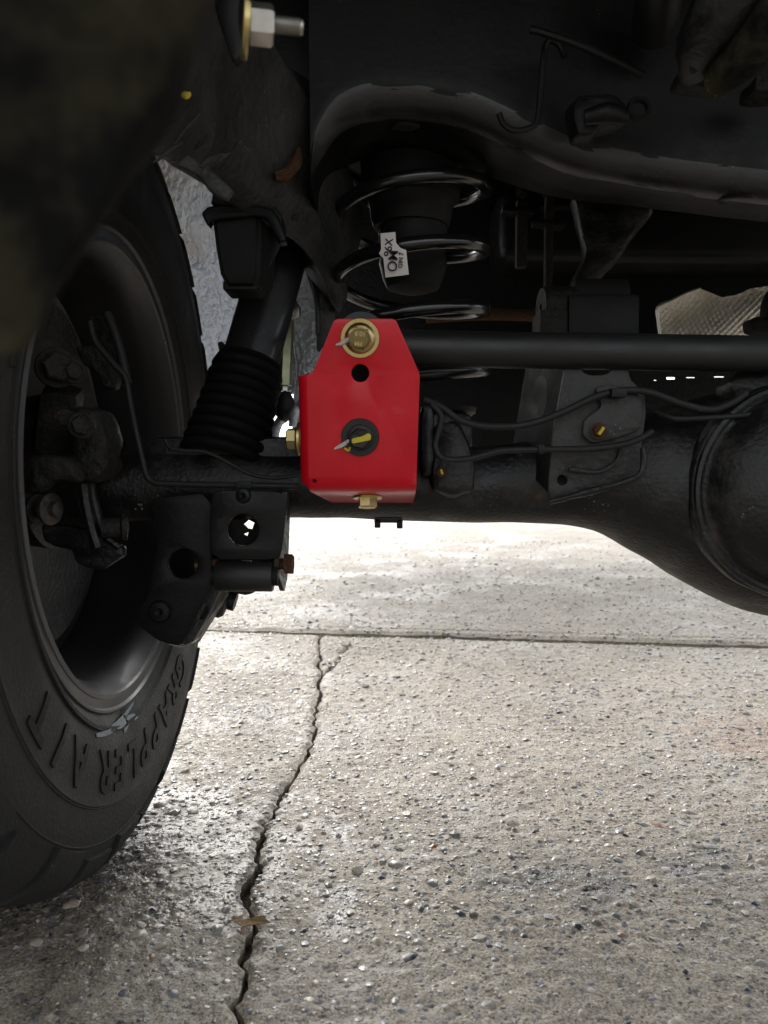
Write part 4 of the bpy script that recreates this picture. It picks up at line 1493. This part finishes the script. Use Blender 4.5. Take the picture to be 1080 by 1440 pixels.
link('mounting_block', box_mesh(P(512, 560, .735), (.075, .06, .09), (0, 0, 0), .006), M_black, t)
t = thing('upper_bracket_bolt', 'yellow zinc flange bolt at the top of the red bracket', 'bolt', BP(507, 480))
c = BP(507, 477)
link('washer', lathe_mesh([(-.001, .004), (-.001, .0158), (.0008, .0163), (.0022, .0158), (.0024, .004)], c, nB, 48), M_zinc, t)
link('flange', lathe_mesh([(.0022, .0), (.0023, .0128), (.0035, .0122), (.0060, .0092), (.0068, 0)], c, nB, 40), M_zinc, t)
hd = link('bolt_head', hex_mesh(c + nB * .0052, nB, .0172, .0070, .25), M_zinc, t)
link('head_face', lathe_mesh([(.0115, .0090), (.0128, .0086), (.0130, .0078), (.0126, .0074), (.0126, 0)], c, nB, 32), zinc('dark_reflection_zinc', (.26, .20, .09), (.17, .14, .07)), hd)  # dark reflection on the head face put into its colour
def put_text(s, size, at, rot, mat_, parent, n_=nB, name='stamping'):
    me = text_mesh(s, size, .0002, bold=.0001)
    zax = n_.normalized(); xax = Vector((1, 0, 0)); xax = (xax - zax * xax.dot(zax)).normalized(); yax = zax.cross(xax)
    M = Matrix((xax, yax, zax)).transposed().to_4x4(); M.translation = at
    me.transform(M @ Matrix.Rotation(rot, 4, 'Z'))
    return link(name, me, mat_, parent, smooth=False)
put_text("10.9", .0052, c + nB * .0132 + Vector((.0006, 0, .0038)), R(174), M_zinc, hd)
put_text("FM", .0050, c + nB * .0132 + Vector((-.0010, 0, -.0040)), R(176), M_zinc, hd)
link('paint_mark', tube_mesh([BP(474, 486, -.001), BP(482, 484, -.003), BP(490, 479, -.006), BP(495, 474, -.0105)], [.0008, .0019, .0019, .0009], 8, 4), M_mark_w, t)

t = thing('centre_bracket_bolt', 'black washer and bolt with a yellow paint stripe on the red bracket', 'bolt', BP(507, 614))
c = BP(506.5, 614.5)
link('washer', lathe_mesh([(-.001, .004), (-.001, .0157), (.001, .0162), (.0026, .0157), (.0028, .004)], c, nB, 48), M_satin, t)
link('flange', lathe_mesh([(.0026, 0), (.0027, .0112), (.004, .0108), (.005, .009), (.0055, 0)], c, nB, 40), M_axle, t)
hd = link('bolt_head', hex_mesh(c + nB * .0045, nB, .0155, .0060, .2), M_axle, t)
link('paint_mark', subdiv(flat_mesh(rounded([(-.0085, -.0025), (.0015, -.0030), (.0075, -.0032), (.0088, .0006), (.0070, .0030), (.0010, .0016), (-.0078, .0018)], 2), (), .0008, .0003), 1), M_mark_y, hd)
mk = hd.children[0]
zax = nB; xax = Vector((1, 0, 0)); xax = (xax - zax * xax.dot(zax)).normalized(); yax = zax.cross(xax)
M = Matrix((xax, yax, zax)).transposed().to_4x4(); M.translation = c + nB * .0112 + Vector((.001, 0, .0003))
mk.data.transform(Matrix.Translation(-ROOT[t.name]) @ M @ Matrix.Rotation(R(14), 4, 'Z') @ Matrix.Translation(ROOT[t.name]))
link('paint_mark', tube_mesh([BP(470, 631, -.0005), BP(478, 627, -.002), BP(486, 622, -.004), BP(490, 618, -.0068)], [.0008, .0018, .0018, .0012], 8, 4), M_mark_w, t)
link('paint_drip', tube_mesh([BP(484, 629, -.003), BP(490, 633, -.003), BP(492, 628, -.004)], .0010, 6, 4), M_mark_y, t)

t = thing('side_bracket_bolt', 'yellow zinc bolt sticking out of the left side of the red bracket', 'bolt', P(412, 617, .68))
sx = P(423, 617, .685)
link('washer', lathe_mesh([(0, .004), (0, .0148), (.0012, .0152), (.0026, .0148), (.0030, .011), (.0045, .010), (.0048, 0)], sx, (-1, 0, 0), 40), M_zinc, t)
link('bolt_head', hex_mesh(sx + Vector((-.0040, 0, 0)), (-1, 0, 0), .0165, .0088), M_zinc, t)
t = thing('bottom_bracket_bolt', 'gold hex bolt under the lower flange of the red bracket', 'bolt', P(517, 720, .685))
_e = FB * .42
_st = bz; _rr = RB + TH / 2
_pz = _st - _rr * math.sin(angB) - _e * math.cos(angB)
_pd = RB - _rr * math.cos(angB) + _e * math.sin(angB)
cb = MB_ @ Vector((w_(517, 600)[0], _pd, _pz))
cb.x = P(517, 709, cb.y).x
dn = (MB_.to_3x3() @ Vector((0, -math.cos(angB), -math.sin(angB)))).normalized()
link('washer', lathe_mesh([(-.001, .003), (-.001, .0130), (.0005, .0135), (.0016, .0130), (.0018, .003)], cb, dn, 40), M_zinc, t)
link('bolt_head', hex_mesh(cb + dn * .0016, dn, .0155, .0085), M_zinc, t)

# ------------------------------------------------------------------ track bar
t = thing('track_bar', 'thick satin black track bar running right from the red bracket', 'track bar', P(760, 495, .70))
link('bar_tube', tube_mesh([P(545, 489, .702), P(700, 492, .702), P(1080, 498, .702), P(1500, 503, .702)], .0163, 36, 0), M_satin, t)
link('bar_eye', lathe_mesh([(-.028, .008), (-.028, .021), (-.026, .022), (.026, .022), (.028, .021), (.028, .008)], P(509, 480, .705), (0, 1, 0), 40), M_satin, t)

# ------------------------------------------------------------------ coil spring, label, bump stop
SX, SY = .029, .84
t = thing('coil_spring', 'glossy black coil spring standing behind the red bracket', 'coil spring', (SX, SY, .46))
pts = []
pitch = .0635
th0 = math.pi - 2 * math.pi * 2.80
th1 = math.pi + 2 * math.pi * 1.35
for k in range(360):
    th = th0 + (th1 - th0) * k / 359
    z = .6637 + pitch * (th - math.pi) / (2 * math.pi)
    z = max(z, .477 + .004 * (th - th0))
    pts.append(Vector((SX + .0790 * math.cos(th), SY + .0790 * math.sin(th), z)))
link('coil', tube_mesh(pts, .0073, 14, 0), M_gloss, t)
# paper label wrapped on the coil
lab = plate_mesh([(535, 329), (556, 327), (557, 343), (563, 350), (571, 353), (575, 386), (542, 390), (539, 364), (533, 358), (536, 352)], .742, .0005, bevel=.0001, rnd=0)
for v in lab.vertices:
    v.co.y += -.003 * math.cos((v.co.z - P(550, 350, .742).z) * 70)
lb_ = link('paper_label', lab, M_tag, t)
put_text("OM", .0128, P(553, 367, .7383), R(90 - 4), M_ink, lb_, Vector((0, -1, 0)), 'lettering')
put_text("96X", .0100, P(546, 348, .7383) + Vector((.0005, 0, 0)), R(90 - 6), M_ink, lb_, Vector((0, -1, 0)), 'lettering')
put_text("GIN 7", .0058, P(564, 366, .7383), R(90 - 4), M_ink, lb_, Vector((0, -1, 0)), 'lettering')
t = thing('bump_stop', 'dark rubber bump stop cone inside the coil spring', 'bump stop', (SX, SY, .60))
zc = lambda y: P(560, y, SY - .03).z
link('upper_cup', lathe_mesh([(zc(262), .052), (zc(266), .0465), (zc(300), .042), (zc(308), .040), (zc(310), .0)], (SX, SY, 0), (0, 0, 1), 48), M_rubber, t)
link('lower_cone', lathe_mesh([(zc(306), .036), (zc(330), .0375), (zc(345), .034), (zc(360), .0365), (zc(384), .032), (zc(396), .028), (zc(401), .018), (zc(402), 0)], (SX + .002, SY, 0), (0, 0, 1), 48), M_rubber, t)
t = thing('spring_cup', 'black upper spring seat cup under the cross member', 'spring seat', (SX, SY, .73))
link('seat_cup', lathe_mesh([(.725, .0), (.725, .060), (.728, .098), (.735, .104), (.80, .104)], (SX, SY, 0), (0, 0, 1), 48), M_frame, t)
link('seat_boss', lathe_mesh([(.64, .0), (.66, .052), (.73, .056)], (SX, SY + .0, 0.025), (0, 0, 1), 40), M_rubber, t)

# ------------------------------------------------------------------ shock absorber
t = thing('shock_absorber', 'black shock absorber with ribbed rubber boot between tyre and bracket', 'shock absorber', P(345, 600, .80))
a0, a1 = P(312, 650, .765), P(408, 310, .86)
d_ = (a1 - a0); Ld = d_.length; d_ = d_.normalized()
def along(f): return a0 + d_ * Ld * f
link('body_tube', tube_mesh([along(.30), along(1.05)], .0290, 40, 0), M_gloss2, t)
prof = []
for k in range(9):
    f = .0 + k * .041
    base = .0425 - .0009 * k + random.uniform(-.0008, .0008)
    prof += [(Ld * f, base - .0040), (Ld * (f + .009), base + .0005), (Ld * (f + .021), base + .0015), (Ld * (f + .033), base + .0003), (Ld * (f + .040), base - .0040)]
prof += [(Ld * .375, .0345), (Ld * .385, .0335), (Ld * .39, .0300)]
bt = link('rubber_boot', lathe_mesh(prof, a0, d_, 48), grimy('boot_rubber', (.004, .004, .004), (.010, .010, .009), .7, .3, 20, .1, spec=.15), t, angle=60)
link('boot_tab', plate_mesh([(306, 482), (312, 480), (318, 486), (326, 484), (330, 496), (310, 500)], .80, .004), M_rubber, bt)
link('upper_eye', lathe_mesh([(-.03, .01), (-.03, .024), (.03, .024), (.03, .01)], along(1.06), (0, 1, 0), 28), M_black, t)
# block-shaped bump stop beside it
t = thing('jounce_block', 'dark tapered rubber block hanging under its steel plate beside the shock', 'bump stop', P(335, 340, .76))
loops = []
for (y, xa, xb, da, db) in ((306, 298, 366, .70, .775), (318, 299, 366, .70, .775), (350, 303, 366, .702, .772), (385, 309, 364, .706, .768), (398, 316, 361, .710, .764), (402, 322, 357, .714, .760)):
    z = None
    A_, B_ = P(xa, y, da), P(xb, y, da)
    zz = A_.z
    loops.append([Vector((A_.x, da, zz)), Vector((B_.x, da, zz)), Vector((B_.x + .004, db, zz)), Vector((A_.x + .004, db, zz))])
me = loft_mesh(loops[::-1])
bm = bmesh.new(); bm.from_mesh(me)
bmesh.ops.bevel(bm, geom=[e for e in bm.edges if abs((e.verts[0].co - e.verts[1].co).normalized().z) > .8], offset=.004, segments=3, affect='EDGES')
me = bm_mesh(bm)
link('rubber_block', me, M_rubber, t)
link('end_pad', box_mesh(P(343, 408, .735), (.032, .04, .008), (0, 0, 0), .002), M_rubber, t)
link('top_plate', subdiv(plate_mesh([(285, 303), (296, 293), (345, 291), (380, 294), (392, 308), (404, 342), (394, 344), (378, 312), (366, 306), (300, 312), (294, 322)], .70, .014, bevel=.002), 1, 0, .0015, 60), M_frame, t)
link('hanger_plate', plate_mesh([(306, 268), (318, 262), (380, 284), (400, 310), (400, 330), (380, 300), (300, 296)], .725, .03, bevel=.003), M_frame, t)
link('side_gusset', plate_mesh([(366, 304), (382, 312), (398, 340), (372, 392), (364, 400)], .745, .004), M_black, t)

# (upper link bracket follows), left of the spring
t = thing('spring_side_bracket', 'grey edged steel bracket curving down left of the coil spring', 'bracket', P(445, 430, .86))
link('bracket_web', plate_mesh([(418, 352), (440, 362), (462, 395), (472, 430), (470, 470), (445, 500), (446, 450), (438, 405)], .865, .005, bevel=.0015), M_rail, t)
link('bracket_lip', tube_mesh([P(421, 358, .86), P(432, 372, .86), (P(441, 398, .86)), P(446, 430, .86), P(447, 470, .86)], .0026, 8, 5), M_rail, t)

# ------------------------------------------------------------------ sway bar link
t = thing('sway_bar_link', 'olive hexagonal sway bar link with ball joint glimpsed behind the shock', 'sway bar link', P(402, 560, .95))
link('hex_rod', hex_mesh(P(400, 542, .95), (P(404, 440, .95) - P(400, 542, .95)), .0155, .088, .02), M_olive, t)
link('lock_nut', hex_mesh(P(400, 550, .95), (0, 0, 1), .010, .007), M_steel, t)
link('ball_joint', lathe_mesh([(-.036, 0), (-.034, .006), (-.028, .012), (-.018, .0135), (-.016, .0125), (-.013, .0125), (-.006, .0095), (0, .007), (.002, 0)], P(401, 552, .95), (0, 0, 1), 32), M_satin, t)
link('upper_joint', lathe_mesh([(-.012, 0), (-.010, .008), (0, .011), (.01, .007), (.016, .004), (.018, 0)], P(411, 436, .95), (-.2, 0, 1), 28), M_steel, t)
w = link('sway_bar', tube_mesh([P(383, 640, .97), P(386, 612, .97), P(392, 594, .97), P(400, 588, .98)], .006, 12, 5), M_under)
tag(w, 'grey bar end curving under the sway bar link', 'sway bar')
w = link('brake_hose', tube_mesh([P(412, 600, .93), P(414, 582, .93), P(422, 570, .93), P(432, 562, .92)], .0055, 12, 5), M_under)
tag(w, 'pale grey hose bend left of the red bracket', 'hose')

# ------------------------------------------------------------------ lines and hoses
def hose(name, label, pl, r, Y, m_=M_wire, cat='hose', clips=()):
    pts = [P(a[0], a[1], a[2] if len(a) > 2 else Y) for a in pl]
    t = thing(name, label, cat, pts[0])
    link('hose_run', tube_mesh(pts, r, 10, 6), m_, t)
    for (x, y, Yc, sx_, sy_, sz_) in clips:
        link('clip', box_mesh(P(x, y, Yc), (sx_, sy_, sz_), (0, 0, .1), .001), M_black, t)
    return t
hose('breather_hose', 'thin black hose looping over the right axle bracket', [(596, 562), (620, 572), (650, 592), (690, 600), (740, 597), (790, 580), (840, 557), (880, 549), (915, 552), (960, 568), (1000, 576), (1030, 566), (1050, 552)], .0032, .69, clips=[(868, 553, .688, .014, .010, .008)])
hose('brake_line', 'thin black pipe running under the breather hose to the right bracket', [(606, 568), (620, 584), (617, 605), (612, 628), (624, 645), (660, 645), (705, 634), (760, 632), (830, 631), (880, 624), (905, 614), (918, 606)], .0029, .687, clips=[(760, 632, .687, .006, .008, .008)])
hose('axle_pipe', 'short thin pipe leading off along the differential top', [(905, 570, .72), (940, 586, .70), (960, 589, .695), (1020, 586, .69), (1090, 580, .69), (1200, 574, .70)], .0026, .69)
hose('wheel_brake_line', 'hard brake line bending down from the wheel and along the axle tube', [(126, 452), (134, 480), (160, 512), (176, 530), (182, 560), (190, 600), (200, 645), (206, 668), (216, 678), (232, 680), (300, 682), (420, 684)], .0029, .70, clips=[(343, 682, .698, .014, .008, .007)])
hose('abs_wire', 'thin sensor cable sagging above the left axle tube', [(232, 618), (240, 630), (262, 634), (290, 636), (320, 650), (350, 666), (385, 672), (424, 668)], .0018, .70)
hose('parking_brake_cable', 'dark cable rising inside the wheel beside the brake', [(150, 440), (162, 470), (172, 505), (180, 540)], .0045, .735)

# ------------------------------------------------------------------ things deeper under the car
t = thing('fuel_tank', 'large dark tank in shadow beyond the track bar', 'tank', P(950, 350, 1.25))
me = box_mesh(P(1030, 338, 1.30), (.80, .18, .115), (0, 0, 0), .025, 3)
link('tank_shell', subdiv(me, 1, 0, .006, 8), M_black, t)
link('tank_seam', tube_mesh([P(760, 292, 1.205), P(900, 290, 1.205), P(1200, 294, 1.205)], .006, 8, 4), M_black, t)
for x in (845, 851):
    link('strap_wire', tube_mesh([P(x, 288, 1.19), P(x, 298, 1.19)], .0012, 6, 0), M_rust, t)
t = thing('exhaust_heat_shield', 'dimpled pale aluminium heat shield above the track bar at the right', 'heat shield', P(1000, 440, 1.15))
top = [(925, 432), (945, 423), (965, 413), (985, 406), (1000, 412), (1015, 418), (1035, 415), (1055, 406), (1080, 402), (1120, 396)]
bot = [(929, 480), (945, 482), (965, 482), (985, 482), (1000, 482), (1015, 482), (1035, 480), (1055, 478), (1080, 476), (1120, 472)]
nx_, ny_ = 260, 60
V, Fc = [], []
Tn = np.array(top, float); Bn = np.array(bot, float)
for j in range(ny_ + 1):
    for i in range(nx_ + 1):
        f = i / nx_ * (len(top) - 1)
        tx = np.interp(f, range(len(top)), Tn[:, 0]); ty = np.interp(f, range(len(top)), Tn[:, 1])
        bx_ = np.interp(f, range(len(top)), Bn[:, 0]); by = np.interp(f, range(len(top)), Bn[:, 1])
        g = j / ny_
        x, y = tx + (bx_ - tx) * g, ty + (by - ty) * g
        # skewed rows of dimples, cut by folds
        u = x * .98 + y * .25; v = y - x * .20
        dm = math.sin(u * .80 + .5 * v) * (.6 + .4 * math.sin(v * 1.1))
        Y = 1.15 + .0034 * dm + .012 * math.sin((x + y * 1.6) / 26) + .02 * g - .010 * math.exp(-((g - .0) / .06) ** 2)
        V.append(P(x, y, Y))
for j in range(ny_):
    for i in range(nx_):
        a = j * (nx_ + 1) + i
        Fc.append((a, a + nx_ + 1, a + nx_ + 2, a + 1))
me = mesh_from(V, Fc)
link('shield_sheet', me, M_alu, t, angle=80)
link('rolled_edge', tube_mesh([P(x, y, 1.142) for x, y in [(929, 478), (926, 455), (925, 432)] + top[1:4]], .0022, 8, 4), M_alu, t)
t = thing('exhaust_hanger', 'black rubber hanger at the right end of the heat shield', 'hanger', P(1070, 455, 1.1))
link('rubber_ring', subdiv(plate_mesh([(1050, 470), (1048, 452), (1062, 446), (1072, 452), (1074, 425), (1082, 408), (1110, 400), (1110, 475)], 1.10, .03, bevel=.006, rnd=2), 1), M_rubber, t)
t = thing('spring_cross_pipe', 'faint rusty pipe behind the coil spring', 'pipe', P(680, 445, 1.1))
link('pipe_run', tube_mesh([P(600, 446, 1.1), P(680, 442, 1.1), P(760, 444, 1.1)], .0085, 14, 3), M_rust, t)
t = thing('link_arm_mount', 'dark mount with rounded rubber bush above the track bar', 'mount', P(820, 440, .95))
link('mount_box', box_mesh(P(840, 450, .95), (.085, .06, .05), (0, 0, 0), .006), M_frame, t)
link('mount_top', subdiv(box_mesh(P(838, 415, .97), (.07, .06, .03), (0, 0, 0), .01), 1, 0, .003, 40), M_rubber, t)
link('rubber_bush', lathe_mesh([(-.02, .004), (-.02, .022), (-.016, .025), (.016, .025), (.02, .022), (.02, .006)], P(783, 432, .95), (1, .1, 0), 32), M_iron, t)
link('bush_base', box_mesh(P(782, 458, .95), (.05, .05, .03), (0, 0, 0), .004), M_iron, t)
for i, (x, lab) in enumerate(((733, 'left of two thin rusty hanger rods behind the coil spring'), (771, 'right of two thin rusty hanger rods behind the coil spring'))):
    t = thing('hanger_rod', lab, 'rod', P(x, 300, 1.0), 'hanger rods under the body')
    link('rod', tube_mesh([P(x, 215, 1.0), P(x, 262, 1.0)], .0022, 8, 0), M_iron, t)
    link('rod_nut', hex_mesh(P(x, 276, 1.0), (0, 0, 1), .014, .010), M_iron, t)
    link('rod_body', box_mesh(P(x, 330 if i == 0 else 360, 1.0), (.014 if i == 0 else .010, .014, .085 if i == 0 else .15), (0, 0, 0), .003), M_iron, t)
    link('rod_plate', box_mesh(P(x - (6 if i == 0 else 0), 298 + i * 18, 1.0), (.04, .02, .008), (0, .1, 0), .002), M_frame, t)
# bracket casting behind
t = thing('lever_casting', 'ragged dark casting in shadow beneath the cross member', 'casting', P(860, 340, 1.05))
link('casting_body', subdiv(plate_mesh([(800, 275), (900, 280), (915, 300), (900, 325), (880, 345), (872, 365), (850, 385), (830, 410), (800, 405), (820, 360), (812, 320)], 1.03, .03, bevel=.008, rnd=2), 1, 0, .004, 40), M_axle, t)
# upper right pipes
t = thing('exhaust_pipes', 'dim bent pipes with a clamp in the upper right corner', 'pipe', P(1020, 60, .62))
link('bent_pipe', tube_mesh([P(1040, -80, .56), P(1020, 0, .58), P(985, 60, .61), P(978, 100, .64)], [.026, .024, .018, .012], 18, 5, .003), M_axle, t)
link('bent_pipe', tube_mesh([P(1150, -40, .56), P(1085, 30, .58), P(1045, 78, .60), P(1010, 115, .63)], [.026, .022, .018, .014], 18, 5, .003), M_guard, t)
link('pipe_clamp', tube_mesh([P(975, 100, .62), P(972, 70, .605), P(990, 40, .595), P(1012, 45, .595), P(1022, 75, .60)], .003, 8, 5), M_iron, t)
link('flange_lump', subdiv(box_mesh(P(985, 118, .66), (.04, .03, .014), (.2, .2, 0), .004), 1, 0, .003, 50), M_iron, t)
link('pipe_stub', tube_mesh([P(930, -60, .66), P(925, 10, .68), P(920, 45, .70)], .02, 16, 4, .002), M_black, t)
link('flange_lump', subdiv(box_mesh(P(1075, 130, .70), (.03, .03, .012), (0, .1, 0), .003), 1, 0, .003, 50), M_iron, t)

# slatted guard beyond the axle with light slits
t = thing('vented_panel', 'dark perforated panel beyond the axle with small bright slits', 'panel', P(880, 520, 1.25))
hs = []
for (x, y, w_h, h_) in ((921, 535, 2, .4), (943, 532, 6, 1.5), (971, 531, 6, .4), (1011, 530, 7, .5)):
    hs.append([(x - w_h, y - h_), (x + w_h, y - h_), (x + w_h, y + h_), (x - w_h, y + h_)])
link('panel_sheet', plate_mesh([(560, 470), (1250, 470), (1250, 660), (560, 660)], 1.25, .004, holes=hs, rnd=0), M_floor, t)
